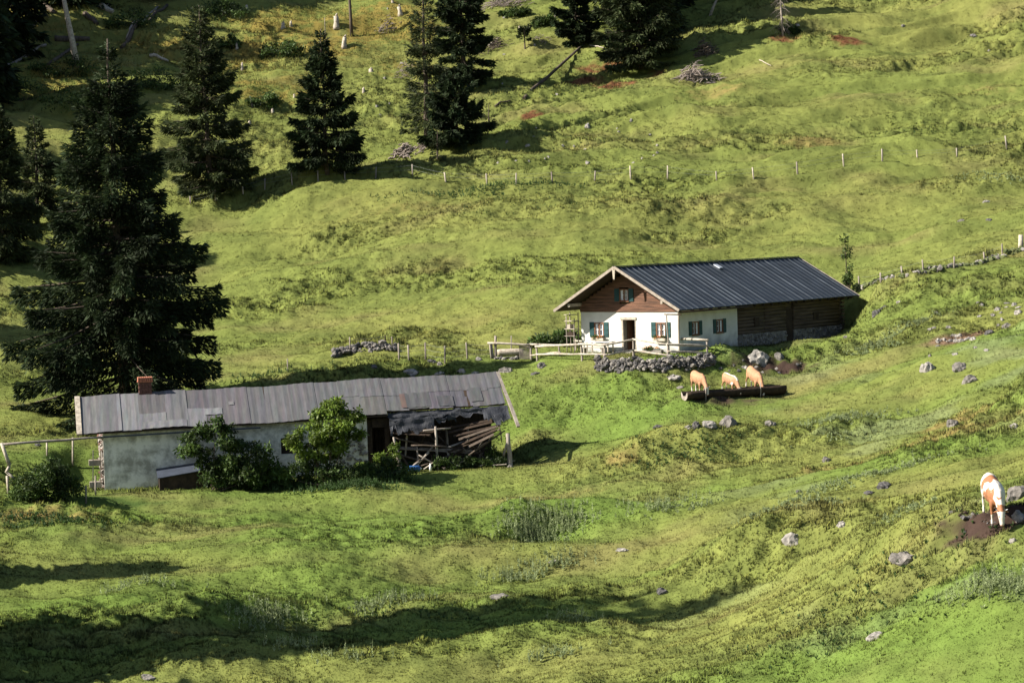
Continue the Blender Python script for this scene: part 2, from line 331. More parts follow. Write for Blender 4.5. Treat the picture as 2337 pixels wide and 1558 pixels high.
class MB:
    def __init__(s): s.v = []; s.f = []; s.mi = []; s.c = []; s.sm = []
    def face(s, idx, mi=0, sm=False): s.f.append(tuple(idx)); s.mi.append(mi); s.sm.append(sm)
    def poly(s, pts, mi=0):
        b = len(s.v); s.v += [tuple(p) for p in pts]; s.face(range(b, b + len(pts)), mi)
    def box(s, x0, x1, y0, y1, z0, z1, mi=0):
        b = len(s.v); s.v += [(x, y, z) for z in (z0, z1) for y in (y0, y1) for x in (x0, x1)]
        for q in ((0,2,3,1),(4,5,7,6),(0,1,5,4),(2,6,7,3),(0,4,6,2),(1,3,7,5)): s.face([b + i for i in q], mi)
    def beam(s, a, b, w, h, mi=0, up=(0, 0, 1), taper=1.0):
        a = Vector(a); b = Vector(b); d = (b - a).normalized(); up = Vector(up)
        if abs(d.dot(up)) > .98: up = Vector((0, 1, 0))
        x = d.cross(up).normalized(); y = x.cross(d)
        k = len(s.v)
        for p, t in ((a, 1), (b, taper)):
            for sx, sy in ((-1,-1),(1,-1),(1,1),(-1,1)): s.v.append(tuple(p + x * sx * w * .5 * t + y * sy * h * .5 * t))
        for q in ((0,3,2,1),(4,5,6,7),(0,1,5,4),(1,2,6,5),(2,3,7,6),(3,0,4,7)): s.face([k + i for i in q], mi)
    def tube(s, pts, rad, n=7, mi=0, jit=0.0, cap=True, sm=True):
        pts = [Vector(p) for p in pts]
        if not isinstance(rad, (list, tuple)): rad = [rad] * len(pts)
        k0 = len(s.v)
        for i, p in enumerate(pts):
            d = (pts[min(i + 1, len(pts) - 1)] - pts[max(i - 1, 0)]).normalized()
            up = Vector((0, 0, 1)) if abs(d.z) < .9 else Vector((0, 1, 0))
            x = d.cross(up).normalized(); y = x.cross(d)
            for j in range(n):
                a = 2 * math.pi * j / n; r = rad[i] * (1 + random.uniform(-jit, jit))
                s.v.append(tuple(p + x * math.cos(a) * r + y * math.sin(a) * r))
        for i in range(len(pts) - 1):
            for j in range(n):
                a = k0 + i * n + j; b = k0 + i * n + (j + 1) % n; s.face((a, b, b + n, a + n), mi, sm)
        if cap:
            s.face([k0 + j for j in range(n)][::-1], mi); k = k0 + (len(pts) - 1) * n; s.face([k + j for j in range(n)], mi)
    def build(s, name, m, parent=None, cols=None):
        me = bpy.data.meshes.new(name); me.from_pydata(s.v, [], s.f)
        me.polygons.foreach_set("material_index", s.mi); me.polygons.foreach_set("use_smooth", s.sm)
        if s.c and len(s.c) == len(s.v):
            ca = me.color_attributes.new("Col", 'FLOAT_COLOR', 'POINT'); ca.data.foreach_set("color", np.array([(*c, 1) for c in s.c], np.float32).ravel())
        me.update(); return finish(name, me, m, parent)
def tag(o, label=None, cat=None, group=None, kind=None):
    if label: o['label'] = label
    if cat: o['category'] = cat
    if group: o['group'] = group
    if kind: o['kind'] = kind
    return o
def empty(name, loc, rz=0, label=None, cat=None, group=None):
    o = bpy.data.objects.new(name, None); C.objects.link(o); o.location = loc; o.rotation_euler = (0, 0, rz)
    return tag(o, label, cat, group)
def wob(a, b, n, j):
    a = Vector(a); b = Vector(b)
    return [a.lerp(b, i / n) + Vector((random.uniform(-j, j), random.uniform(-j, j), random.uniform(-j, j))) * (0 if i in (0, n) else 1) for i in range(n + 1)]

# ------------------------------------------------------------------ the ground sheet
def axis(lo, hi, step, far_lo, far_hi, g=1.25):
    core = list(np.arange(lo, hi, step)); a = []; s = step; x = lo
    while x > far_lo: s *= g; x -= s; a.append(x)
    b = []; s = step; x = core[-1]
    while x < far_hi: s *= g; x += s; b.append(x)
    return np.array(a[::-1] + core + b)
GX = axis(-50, 56, .15, -500, 500); 
ys = [78.0]
while ys[-1] < 276: ys.append(ys[-1] + .13 * (ys[-1] / 130) ** .8)
ylo = axis(78, 79, .15, -60, 79)[:]; ylo = ylo[ylo < 77.9]
yhi = []; s_ = .3; y_ = ys[-1]
while y_ < 700: s_ *= 1.25; y_ += s_; yhi.append(y_)
GY = np.concatenate([ylo, ys, yhi])
XX, YY = np.meshgrid(GX, GY)
ZZ = terrain(XX.ravel(), YY.ravel())
GC = ground_col(XX.ravel(), YY.ravel())
nx, ny = len(GX), len(GY)
idx = np.arange(nx * ny).reshape(ny, nx)
F = np.stack([idx[:-1, :-1].ravel(), idx[:-1, 1:].ravel(), idx[1:, 1:].ravel(), idx[1:, :-1].ravel()], 1)
g = np_mesh('ground', np.stack([XX.ravel(), YY.ravel(), ZZ], 1), F, 'ground', col=GC, smooth=True)
tag(g, kind='structure')

def gz_fast(x, y):
    """bilinear height on the finished sheet"""
    i = np.clip(np.searchsorted(GX, x) - 1, 0, nx - 2); j = np.clip(np.searchsorted(GY, y) - 1, 0, ny - 2)
    tx = (x - GX[i]) / (GX[i + 1] - GX[i]); ty = (y - GY[j]) / (GY[j + 1] - GY[j]); Z = ZZ.reshape(ny, nx)
    return (Z[j, i] * (1 - tx) + Z[j, i + 1] * tx) * (1 - ty) + (Z[j + 1, i] * (1 - tx) + Z[j + 1, i + 1] * tx) * ty

# ------------------------------------------------------------------ grass: tufts of blades over the whole pasture
def in_building(x, y):
    a, b = local_house(x, y); c, d = local_barn(x, y)
    return ((a > -HW) & (a < 0) & (b > 0) & (b < HL)) | ((c > 0) & (c < BLN) & (d > -.2) & (d < 4.4))
def tufts(n, ymin, ymax, hmin, hmax, wid, seed, name, power=1.6):
    rg = np.random.default_rng(seed)
    u = rg.random(n); a = 2 - power
    Y = (ymin ** a + u * (ymax ** a - ymin ** a)) ** (1 / a)
    X = (rg.random(n) * 2 - 1) * (Y * .215 + 3) 
    tm = tuss_mask(X, Y)
    keep = ~in_building(X, Y)
    bare = np.zeros(n)
    for (px, py, rx, ry, cc, s, nn) in PATCH:
        if cc is MUD or sum(cc) < .17: bare = np.maximum(bare, s * np.exp(-((X - px) / rx) ** 2 - ((Y - py) / ry) ** 2))
    keep &= (rg.random(n) > bare * 1.1)
    X = X[keep]; Y = Y[keep]; tm = tm[keep]; n = len(X)
    Z = gz_fast(X, Y); col = ground_col(X, Y) * (.58 + .84 * rg.random((n, 1)))
    clump = sstep(-.3, .6, gn(X * .9, Y * 1.3, 77)); c2_ = sstep(-.15, .55, gn(X * 2.4, Y * 2.4, 78)); col = col * (1 + .17 * gn(X * 5.5, Y * 5.5, 79) + .08 * gn(X * 1.9, Y * 2.2, 80))[:, None].clip(.4, 1.7)
    H = (hmin + (hmax - hmin) * rg.random(n) ** 1.5) * (.36 + .40 * tm + .45 * clump * (.3 + tm) + .22 * c2_) * (Y / 120) ** .45
    K = 3; co = np.zeros((n, K, 3, 3)); 
    for k in range(K):
        an = rg.random(n) * 2 * np.pi; lean = rg.random(n) * .9 * H; sp = H * .5
        bx = X + (rg.random(n) - .5) * sp; by = Y + (rg.random(n) - .5) * sp
        wv = wid * H * (.7 + .6 * rg.random(n)); wx = np.cos(an + 1.57) * wv; wy = np.sin(an + 1.57) * wv
        co[:, k, 0] = np.stack([bx - wx, by - wy, Z - .02], 1); co[:, k, 1] = np.stack([bx + wx, by + wy, Z - .02], 1)
        co[:, k, 2] = np.stack([bx + np.cos(an) * lean, by + np.sin(an) * lean, Z + H * (.7 + .5 * rg.random(n))], 1)
    cc = np.repeat(col, K * 3, 0)
    o = np_mesh(name, co.reshape(-1, 3), np.arange(n * K * 3).reshape(-1, 3), 'grass', col=cc)
    e = .25; nx_ = (gz_fast(X - e, Y) - gz_fast(X + e, Y)) / (2 * e); ny_ = (gz_fast(X, Y - e) - gz_fast(X, Y + e)) / (2 * e)
    nn = np.stack([nx_ * 1.15, ny_ * 1.15, np.ones(n)], 1); nn = np.repeat(nn, K, 0) + rg.normal(0, .34, (n * K, 3)); nn /= np.linalg.norm(nn, axis=1, keepdims=True)
    at = o.data.attributes.new('Nrm', 'FLOAT_VECTOR', 'POINT'); at.data.foreach_set('vector', np.repeat(nn, 3, 0).astype(np.float32).ravel())
    return tag(o, 'short green and yellowish pasture grass covering the whole slope', 'grass', kind='stuff')
tufts(900000, 80, 275, .08, .19, .15, 3, 'grass')

# ------------------------------------------------------------------ foliage elements
def rhombs(pos, dirn, nor, ln, wd):
    d = dirn / np.maximum(np.linalg.norm(dirn, axis=1, keepdims=True), 1e-6)
    s = np.cross(d, nor); s /= np.maximum(np.linalg.norm(s, axis=1, keepdims=True), 1e-6)
    L = ln[:, None]; Wd = wd[:, None]
    a = pos; b = pos + d * L * .45 + s * Wd; c = pos + d * L; e = pos + d * L * .45 - s * Wd
    return np.stack([a, b, c, e], 1).reshape(-1, 3)
def spruce(label, group, base, h, Rb, n_el, seed, lean=(0, 0), droop=.35, hang=.35, mk='spruce', start=.04, name='spruce_tree', shape=.85, el=(.5, .12), nb=None, z_sink=.3):
    rg = np.random.default_rng(seed); root = empty(name, (base[0], base[1], base[2]), 0, label, 'tree', group)
    nb = nb or int(h * 9); tr = MB()
    def tp(z): return Vector((lean[0] * z / h + .05 * math.sin(z * .8 + seed), lean[1] * z / h, z))
    r0 = .013 * h + .05
    tr.tube([tp(z) for z in np.linspace(-z_sink, h * .99, 14)], [r0 * (1 - i / 14) ** .9 + .015 for i in range(14)], 8, jit=.06)
    zz = start + (1 - start) * (rg.random(nb) ** .9); zz = np.sort(zz); wh_ = np.maximum(.42, .9 * (1 - zz)) * h / 20 / h * 1.15; zz = (np.round(zz / wh_) * wh_ * .85 + zz * .15).clip(start, 1) * .985
    az = np.arange(nb) * 2.39996 + rg.random(nb) * .8
    sec = 1 + .08 * np.sin(az * 2 + seed) + .09 * np.sin(az * 3 + zz * 9 + seed)
    ln = Rb * ((1 - zz) ** (shape + .25 * zz ** 2)) * (.68 + .42 * rg.random(nb)) * sec * (1 - .30 * np.exp(-((zz - start) / .06) ** 2)) + .12
    e0 = np.tan(np.radians(-14 + 52 * zz ** 1.3 + rg.normal(0, 5, nb)))
    def bpt(i, s):
        r = ln[i] * s; z = zz[i] * h + e0[i] * r - droop * r * s * .55 + .22 * ln[i] * s ** 3
        px = lean[0] * zz[i] + np.cos(az[i]) * r; py = lean[1] * zz[i] + np.sin(az[i]) * r
        return np.stack([px, py, z], -1)
    for i in range(nb):
        if ln[i] > .5:
            ii = np.array([i] * 4); pts = bpt(ii, np.array([0, .3, .6, .9])); rb = .012 * ln[i] + .012
            tr.tube([tuple(p) for p in pts], [rb * 1.5, rb, rb * .6, rb * .25], 4, cap=False)
    tr.build('trunk', 'bark', root)
    wgt = ln ** 1.25; wgt /= wgt.sum()
    i = rg.choice(nb, n_el, p=wgt); s = .10 + .92 * rg.random(n_el) ** .75
    p = bpt(i, s)
    out = np.stack([np.cos(az[i]), np.sin(az[i]), np.zeros(n_el)], 1); lat = np.stack([-np.sin(az[i]), np.cos(az[i]), np.zeros(n_el)], 1)
    tw = rg.integers(-9, 10, n_el) / 9.0; side = np.sign(tw + 1e-3) * np.abs(tw) ** .8
    wlat = ln[i] * .21 * (1.12 - s) + .06
    off = side * wlat
    p = p + lat * off[:, None] + out * (np.abs(off) * .45)[:, None]
    dn = rg.random(n_el) ** 1.3 * hang * (.45 + .55 * np.minimum(1, ln[i] / 3)); p[:, 2] -= dn + np.abs(off) * .25
    d = out * (.55 + .5 * rg.random((n_el, 1))) + lat * (np.sign(off) * rg.random(n_el) * .9)[:, None] + rg.normal(0, .25, (n_el, 3))
    d[:, 2] += -.15 - dn / max(hang, .01) * .9 + .55 * zz[i]
    nor = rg.normal(0, 1, (n_el, 3)); nor[:, 2] += .6
    L = el[0] * (.6 + .8 * rg.random(n_el)) * (.6 + .4 * np.minimum(1, ln[i] / 2.5)); W_ = el[1] * (.6 + .8 * rg.random(n_el)) * .5
    co = rhombs(p, d, nor, L, W_)
    bright = (.55 + .9 * rg.random(n_el)) * (1 + .35 * np.sin(i * 12.9898))
    cc = np.stack([bright * (1 + .25 * rg.random(n_el)), bright, bright * .9], 1)
    np_mesh('crown', co, np.arange(n_el * 4).reshape(-1, 4), mk, root, np.repeat(cc, 4, 0))
    return root
def leafy(pts_fn, n, size, seed, m, parent, name='crown', aspect=.45):
    rg = np.random.default_rng(seed); p, c = pts_fn(rg, n); n = len(p)
    d = rg.normal(0, 1, (n, 3)); d[:, 2] -= .2; nor = rg.normal(0, .8, (n, 3)); nor[:, 2] += 1
    L = size * (.6 + .8 * rg.random(n)); co = rhombs(p, d, nor, L, L * aspect * .5)
    b = (.6 + .8 * rg.random(n)) * c; cc = np.stack([b * (1 + .2 * rg.random(n)), b, b * .8], 1)
    return np_mesh(name, co, np.arange(n * 4).reshape(-1, 4), m, parent, np.repeat(cc, 4, 0))
def clumps(blobs, shell=.45, sub=14, subr=.36):
    def fn(rg, n):
        vol = np.array([b[3] * b[4] * b[5] for b in blobs]) ** .75; vol /= vol.sum(); ps = []; cs = []
        for b, v in zip(blobs, vol):
            k = int(n * v); q = rg.normal(0, 1, (sub, 3)); q /= np.linalg.norm(q, axis=1, keepdims=True); q *= (.55 + .5 * rg.random((sub, 1)))
            j = rg.integers(0, sub, k); o = rg.normal(0, 1, (k, 3)); o /= np.linalg.norm(o, axis=1, keepdims=True); o *= subr * (1 - shell * rg.random((k, 1)))
            pp = (q[j] + o) * np.array(b[3:6]) + np.array(b[:3]); ps.append(pp); cs.append(.8 + .4 * np.sin(j * 7.3))
        return np.concatenate(ps), np.concatenate(cs)
    return fn
def shrub(label, base, blobs, n, size, seed, m='leaf', stems=6, name='shrub', cat='shrub', group=None, stem_to=.7, srad=.035):
    root = empty(name, base, 0, label, cat, group); st = MB()
    for k in range(stems):
        b = blobs[k % len(blobs)]; a = (random.uniform(-.15, .15), random.uniform(-.15, .15), -.2)
        e = (b[0] + random.uniform(-.3, .3) * b[3], b[1] + random.uniform(-.3, .3) * b[4], b[2] + (stem_to - .5) * b[5])
        st.tube(wob(a, e, 4, .06), [srad, srad * .9, srad * .7, srad * .5, srad * .25], 6)
    st.build('stem', 'bark', root); leafy(clumps(blobs), n, size, seed, m, root, 'foliage')
    return root


# ------------------------------------------------------------------ farmhouse
house = empty('farmhouse', (HX, HY, HZ), -HANG, 'low white farmhouse with dark metal roof, brown boarded gable and green shutters', 'house')
W, L = HW, HL; HE, HR, HT = 2.667, 5.348, 2.543; OF, OB, OS = 1.42, .73, 1.02
WY = 6.9       # where the plastered part of the long side ends
def wall_cells(mb, u0, u1, v0, v1, holes, thick, tr):
    """wall panel in (u, v) with openings; tr maps (u, depth, v) to local space"""
    us = sorted({u0, u1, *[h[0] for h in holes], *[h[1] for h in holes]}); vs = sorted({v0, v1, *[h[2] for h in holes], *[h[3] for h in holes]})
    def op(i, j):
        if i < 0 or j < 0 or i >= len(us) - 1 or j >= len(vs) - 1: return None
        cu = (us[i] + us[i + 1]) / 2; cv = (vs[j] + vs[j + 1]) / 2
        return any(h[0] < cu < h[1] and h[2] < cv < h[3] for h in holes)
    for i in range(len(us) - 1):
        for j in range(len(vs) - 1):
            if op(i, j): continue
            a, b, c, d = us[i], us[i + 1], vs[j], vs[j + 1]
            mb.poly([tr(a, 0, c), tr(b, 0, c), tr(b, 0, d), tr(a, 0, d)]); mb.poly([tr(a, thick, c), tr(a, thick, d), tr(b, thick, d), tr(b, thick, c)])
            for (di, dj, q) in ((-1, 0, ((a, c), (a, d))), (1, 0, ((b, d), (b, c))), (0, -1, ((b, c), (a, c))), (0, 1, ((a, d), (b, d)))):
                if op(i + di, j + dj) in (True, None):
                    (p, r), (s2, t2) = q; mb.poly([tr(p, 0, r), tr(p, thick, r), tr(s2, thick, t2), tr(s2, 0, t2)])
# front facade openings (u measured from the right corner, negative to the left)
WIN_L = (-6.32, -5.58, .98, 1.88); WIN_R = (-1.62, -.90, .98, 1.88); DOOR = (-4.10, -3.20, .08, 2.05)
SW1 = (1.55, 2.35, 1.0, 1.85); SW2 = (4.35, 5.15, 1.0, 1.85)
mb = MB(); wall_cells(mb, -W, 0, -.6, HT, [WIN_L, WIN_R, DOOR], .35, lambda u, d, v: (u, d, v))
fw = mb.build('front_wall', 'white', house)
mb = MB(); wall_cells(mb, .352, WY, -.8, HE - .02, [SW1, SW2], .35, lambda u, d, v: (-d, u, v))
def side_plaster(nm='lime_plaster_worn', lo=.9, hi=1.7):
    m = mat(nm, (.66, .645, .59), .9, col2=(.52, .50, .45), scale=.9, bump=.3, bscale=5)
    t = m.node_tree; b = t.nodes["Principled BSDF"]; old = b.inputs["Base Color"].links[0].from_socket
    tc = t.nodes.new("ShaderNodeTexCoord"); sp = t.nodes.new("ShaderNodeSeparateXYZ"); t.links.new(tc.outputs["Object"], sp.inputs[0])
    nz = t.nodes.new("ShaderNodeTexNoise"); nz.inputs["Scale"].default_value = 1.6; nz.inputs["Detail"].default_value = 6; t.links.new(tc.outputs["Object"], nz.inputs[0])
    ad = t.nodes.new("ShaderNodeMath"); ad.operation = 'MULTIPLY_ADD'; ad.inputs[1].default_value = 1.6; t.links.new(nz.outputs[0], ad.inputs[0]); t.links.new(sp.outputs[2], ad.inputs[2])
    mr = t.nodes.new("ShaderNodeMapRange"); mr.inputs[1].default_value = lo; mr.inputs[2].default_value = hi; t.links.new(ad.outputs[0], mr.inputs[0])
    mx = t.nodes.new("ShaderNodeMix"); mx.data_type = 'RGBA'; mx.inputs["A"].default_value = (.27, .26, .24, 1); t.links.new(mr.outputs[0], mx.inputs["Factor"]); t.links.new(old, mx.inputs["B"]); t.links.new(mx.outputs["Result"], b.inputs["Base Color"])
    return m
M['sideplaster'] = side_plaster()
fw.data.materials[0] = side_plaster('front_plaster', .75, 1.15)
mb.build('side_wall', 'sideplaster', house)
mb = MB(); mb.box(-W, -W + .35, .352, WY, -.6, HE - .02); mb.box(-W + .352, -.352, WY - .3, WY, -.5, HE + .4); mb.build('inner_wall', 'white', house)
def roofz(x): return HE + (HR - HE) * (1 - abs(x + W / 2) / (W / 2 + OS))
# boarded gable, board by board, proud of the plaster
mb = MB(); GW = (-4.28, -3.58, 3.22, 3.98)
z = HT + .003; k = 0
while z < roofz(-W / 2) - .2:
    zt = z + .17
    hw = (1 - (zt + .12 - HE) / (HR - HE)) * (W / 2 + OS); x0 = max(-W - .02, -W / 2 - hw); x1 = min(.02, -W / 2 + hw)
    dpt = random.uniform(-.012, .012)
    segs = [(x0, x1)]
    if z < GW[3] and zt > GW[2]: segs = [(x0, GW[0]), (GW[1], x1)]
    for a, b in segs:
        if b - a > .05: mb.box(a, b, -.05 + dpt, .12, z, zt - .008)
    z = zt
mb.build('gable_boards', 'gable', house)
mb = MB()
z = -.2
while z < roofz(-W / 2) - .2:
    zt = z + .24; hw = min(W / 2, (1 - (zt + .1 - HE) / (HR - HE)) * (W / 2 + OS)); mb.box(-W / 2 - hw, -W / 2 + hw, L - .15, L + random.uniform(0, .03), z, zt - .01); z = zt
mb.build('rear_boards', 'logs', house)
# log part of the long side
mb = MB(); z = .72; LD = (12.9, 13.9, .05, 2.1)
while z < HE - .02:
    for a, b in ((WY + .03, 10.2), (10.22, LD[0]), (LD[1], L + random.uniform(.05, .3))):
        ox = random.uniform(-.02, .02)
        mb.tube([(-.10 + ox, a, z + .11), (-.10 + ox, (a + b) / 2, z + .11 + random.uniform(-.015, .015)), (-.10 + ox, b, z + .11)], [.125, .128, .122], 8, jit=.05)
    z += .222
mb.box(-.28, -.16, WY + .02, L, -.3, HE); mb.build('log_wall', 'logs', house)
mb = MB(); mb.box(-W, -W + .25, WY, L, -.5, HE); mb.build('back_wall', 'logs', house)
def stones_on(mb, x_fn, n, rmin, rmax, mi=0):
    for _ in range(n):
        p, nrm = x_fn(); r = rmin + (rmax - rmin) * random.random() ** 2; bm = bmesh.new(); bmesh.ops.create_icosphere(bm, subdivisions=1, radius=1)
        sx, sy, sz = r * random.uniform(.8, 1.4), r * random.uniform(.6, 1), r * random.uniform(.6, .95); a = random.uniform(0, 6.3); b0 = len(mb.v)
        for v in bm.verts:
            q = v.co * (1 + random.uniform(-.28, .2)); x, y = q.x * sx, q.y * sy
            mb.v.append((p[0] + x * math.cos(a) - y * math.sin(a), p[1] + x * math.sin(a) + y * math.cos(a), p[2] + q.z * sz))
        for f in bm.faces: mb.face([b0 + v.index for v in f.verts], random.choice((0, 0, 1)) if mi is None else mi)
        bm.free()
mb = MB(); mb.box(-.3, .02, WY + .003, LD[0], -1.2, .72); mb.box(-.3, .02, LD[1], L + .05, -1.2, .72)
def fnd():
    y = random.uniform(WY + .1, L)
    while LD[0] - .1 < y < LD[1] + .1: y = random.uniform(WY + .1, L)
    return (.0, y, random.uniform(-1, .66)), 0
stones_on(mb, fnd, 330, .10, .2, None); mb.build('stone_base', ['stone', 'palestone'], house)
mb = MB(); mb.box(-.2, -.08, LD[0], LD[1], -.3, 2.1); o = mb.build('barn_door', 'darkwood', house)
mb = MB(); mb.box(-.02, .06, 8.9, 9.5, 1.2, 1.75); mb.build('stable_window', 'darkwood', house)
mb = MB(); mb.box(-.02, .06, 16.4, 17.1, 1.25, 1.75); mb.build('stable_window', 'darkwood', house)
# ground-floor windows
def window(u0, u1, v0, v1, tr, sh=True, box=False, curtain=True, shw=.34):
    fr = MB(); q = lambda a, b, c, d, e, f: None
    def bx(mb, a, b, d0, d1, c, d):
        pts = [tr(x, y, z) for z in (c, d) for y in (d0, d1) for x in (a, b)]; k = len(mb.v); mb.v += pts
        for qd in ((0,2,3,1),(4,5,7,6),(0,1,5,4),(2,6,7,3),(0,4,6,2),(1,3,7,5)): mb.face([k + i for i in qd])
    t = .075
    bx(fr, u0, u1, -.03, .16, v0, v0 + t); bx(fr, u0, u1, -.03, .16, v1 - t, v1); bx(fr, u0, u0 + t, -.032, .16, v0 + t, v1 - t); bx(fr, u1 - t, u1, -.032, .16, v0 + t, v1 - t)
    cu = (u0 + u1) / 2; bx(fr, cu - .04, cu + .04, -.01, .12, v0 + t, v1 - t)
    wo = fr.build('window', 'winframe', house)
    mu = MB()
    for a, b in ((u0 + t, cu - .04), (cu + .04, u1 - t)):
        bx(mu, a, a + .03, .03, .07, v0 + t, v1 - t); bx(mu, b - .03, b, .03, .07, v0 + t, v1 - t); c = (v0 + v1) / 2; bx(mu, a + .03, b - .03, .03, .07, c - .015, c + .015); bx(mu, a + .03, b - .03, .03, .07, v0 + t, v0 + t + .03); bx(mu, a + .03, b - .03, .03, .07, v1 - t - .03, v1 - t)
    mu.build('muntins', 'muntin', wo)
    gl = MB(); bx(gl, u0 + t, u1 - t, .075, .085, v0 + t, v1 - t); gl.build('pane', 'glass', wo)
    if curtain:
        cm = MB()
        for a, b in ((u0 + t, u0 + t + .13), (u1 - t - .13, u1 - t)): cm = MB(); bx(cm, a, b, .068, .073, v0 + t, v1 - t); cm.build('curtain', 'curtain', wo)
    sl_ = MB(); bx(sl_, u0 - .05, u1 + .05, -.09, -.033, v0 - .05, v0 - .004); sl_.build('sill', 'winframe', wo)
    if sh:
        for a, b in ((u0 - shw - .01, u0 - .01), (u1 + .01, u1 + .01 + shw)):
            s2 = MB(); bx(s2, a, b, -.045, -.004, v0 - .02, v1 + .02)
            for zc in (v0 + .12, (v0 + v1) / 2, v1 - .14): bx(s2, a + .02, b - .02, -.065, -.045, zc - .03, zc + .03)
            s2.build('shutter', 'shutter', wo)
    if box:
        bb = MB(); bx(bb, u0 - .1, u1 + .1, -.30, -.10, v0 - .24, v0 - .06); fb = bb.build('flower_box', 'palewood', wo)
        c0 = Vector(tr((u0 + u1) / 2, -.2, v0)); leafy(clumps([(c0.x, c0.y, c0.z - .02, .42, .16, .15)], sub=9), 420, .09, int(u0 * 10 + 99), 'leafdark', fb, 'plants')
        fl = MB(); stones_on(fl, lambda: ((c0.x + random.uniform(-.4, .4), c0.y - random.uniform(0, .12), c0.z + random.uniform(-.1, .12)), 0), 26, .02, .04, 0); fl.build('flowers', 'flower', fb)['kind'] = 'stuff'
    return wo
FT = lambda u, d, v: (u, d, v); ST = lambda u, d, v: (-d, u, v)
window(*WIN_L, FT, True, True); window(*WIN_R, FT, True, True); window(*GW[:4], lambda u, d, v: (u, d - .06, v), True, False, shw=.36)
window(*SW1, ST, True, False); window(*SW2, ST, True, False)
# door: frame, leaf standing open inwards, dark hall behind
mb = MB(); mb.box(DOOR[0] - .12, DOOR[0], -.03, .37, .0, 2.05); mb.box(DOOR[1], DOOR[1] + .04, -.02, .37, .0, 2.05); mb.box(DOOR[0] - .2, DOOR[1] + .1, -.06, .37, 2.052, 2.20); dfr = mb.build('door_frame', 'palewood', house)
mb = MB(); mb.box(DOOR[0] + .03, DOOR[0] + .09, .38, 1.2, .08, 2.02); mb.build('door', 'door', house)
mb = MB(); mb.box(-5.2, -2.1, .9, 1.0, 0, 2.5); mb.box(-5.2, -2.1, .40, .898, -.02, .06); mb.build('hall_partition', 'darkwood', house)
mb = MB(); mb.box(DOOR[0] - .25, DOOR[1] + .25, -.55, -.01, -.12, .07); mb.build('door_step', 'stone', house)
# roof
mb = MB(); T = .09; y0, y1 = -OF, L + OB; xm = -W / 2; hx = W / 2 + OS
def slab(mb, sgn, off, th, y0, y1, ext=0, mi=0):
    n = Vector((sgn * (HR - HE), 0, hx)).normalized(); a = Vector((xm, 0, HR)); b = Vector((xm + sgn * (hx + ext), 0, HE - ext * (HR - HE) / hx))
    pts = [a + n * off, b + n * off, b + n * (off + th), a + n * (off + th)]
    pts[0].x = xm; pts[3].x = xm
    k = len(mb.v); mb.v += [(p.x, y, p.z) for y in (y0, y1) for p in pts]
    for q in ((0,1,2,3),(7,6,5,4),(0,4,5,1),(1,5,6,2),(2,6,7,3),(3,7,4,0)): mb.face([k + i for i in (q if sgn > 0 else q[::-1])], mi)
def sag(y): return .0
for s_ in (-1, 1): slab(mb, s_, .0, .045, y0, y1)
n = Vector(((HR - HE), 0, hx)).normalized(); yy = y0 + .35
while yy < y1:
    for s_ in (-1, 1):
        nn = Vector((s_ * n.x, 0, n.z)); a = Vector((xm + s_ * .05, yy, HR)) + nn * .055; b = Vector((xm + s_ * (hx - .01), yy, HE + .005)) + nn * .055
        mb.beam(a, b, .022, .045, 1 if random.random() < .5 else 0, up=nn)
    yy += random.uniform(.60, .66)
mb.beam((xm, y0, HR + .08), (xm, y1, HR + .085), .24, .05, 0)
roof = mb.build('roof', ['metal', 'seam'], house)
mb = MB(); slab(mb, -1, -.07, .067, y0 + .05, y1 - .05, -.06); slab(mb, 1, -.07, .067, y0 + .05, y1 - .05, -.06); mb.build('roof_boards', 'darkwood', roof)
mb = MB()
for s_ in (1,):
    nn = Vector((s_ * n.x, 0, n.z)); p = Vector((xm, 0, HR)).lerp(Vector((xm + hx, 0, HE)), .13); mb.beam(Vector((p.x - .24, 9.6, p.z + .20)), Vector((p.x + .24, 9.6, p.z - .03)), .42, .08, 0, up=nn)
mb.build('skylight', 'tub', roof)
for yb in (y0 - .03,):
    for s_ in (-1, 1):
        mb = MB()
        for k, (dz, hh, th) in enumerate((((.03, .17, .05),))):
            a = Vector((xm, yb - k * -.02, HR + dz)); b = Vector((xm + s_ * (hx + .05), yb + k * .02, HE - .02 + dz)); mb.beam(a, b, th, hh, 0, up=(0, 0, 1))
        mb.build('bargeboard', 'bargewood', roof)
for s_ in (-1, 1):
    mb = MB(); mb.beam((xm, y1 + .03, HR - .02), (xm + s_ * (hx + .05), y1 + .03, HE - .04), .05, .18); mb.build('bargeboard', 'deadwood', roof)
mb = MB(); mb.beam((xm, y0 - .07, HR - .12), (xm, y0 - .07, HR - .72), .20, .05, up=(0, 1, 0), taper=.55); mb.build('gable_pendant', 'palewood', roof)
for xx, zt_ in ((-W + .02, 0), (-.3, 0), (-W / 2, 0),):
    mb = MB(); zc = roofz(xx) - .24; mb.beam((xx, y0 + .10, zc), (xx, .2, zc), .16, .2); mb.build('purlin', 'palewood' if abs(xx + W / 2) > 3 else 'darkwood', roof)
ntail = 20
for k in range(ntail):
    mb = MB(); yy = .3 + k * (L - .4) / (ntail - 1); a = Vector((-.1, yy, roofz(-.1) - .15)); b = Vector((OS - .03, yy, HE - .10)); mb.beam(a, b, .11, .12); mb.build('rafter', 'darkwood', roof)
mb = MB(); mb.tube([(OS + .03, y0 + .1, HE - .10), (OS + .03, L * .35, HE - .12)], .06, 6); mb.build('gutter', 'darkwood', roof)
for xx, yy, top, lx in ((-.02, -1.0, HE - .2, -.14), (.12, -.08, HE - .1, 0)):
    mb = MB(); mb.tube(wob((xx, yy, -.3), (xx + lx, yy, top), 4, .015), .05, 6); mb.build('porch_post', 'deadwood', house)
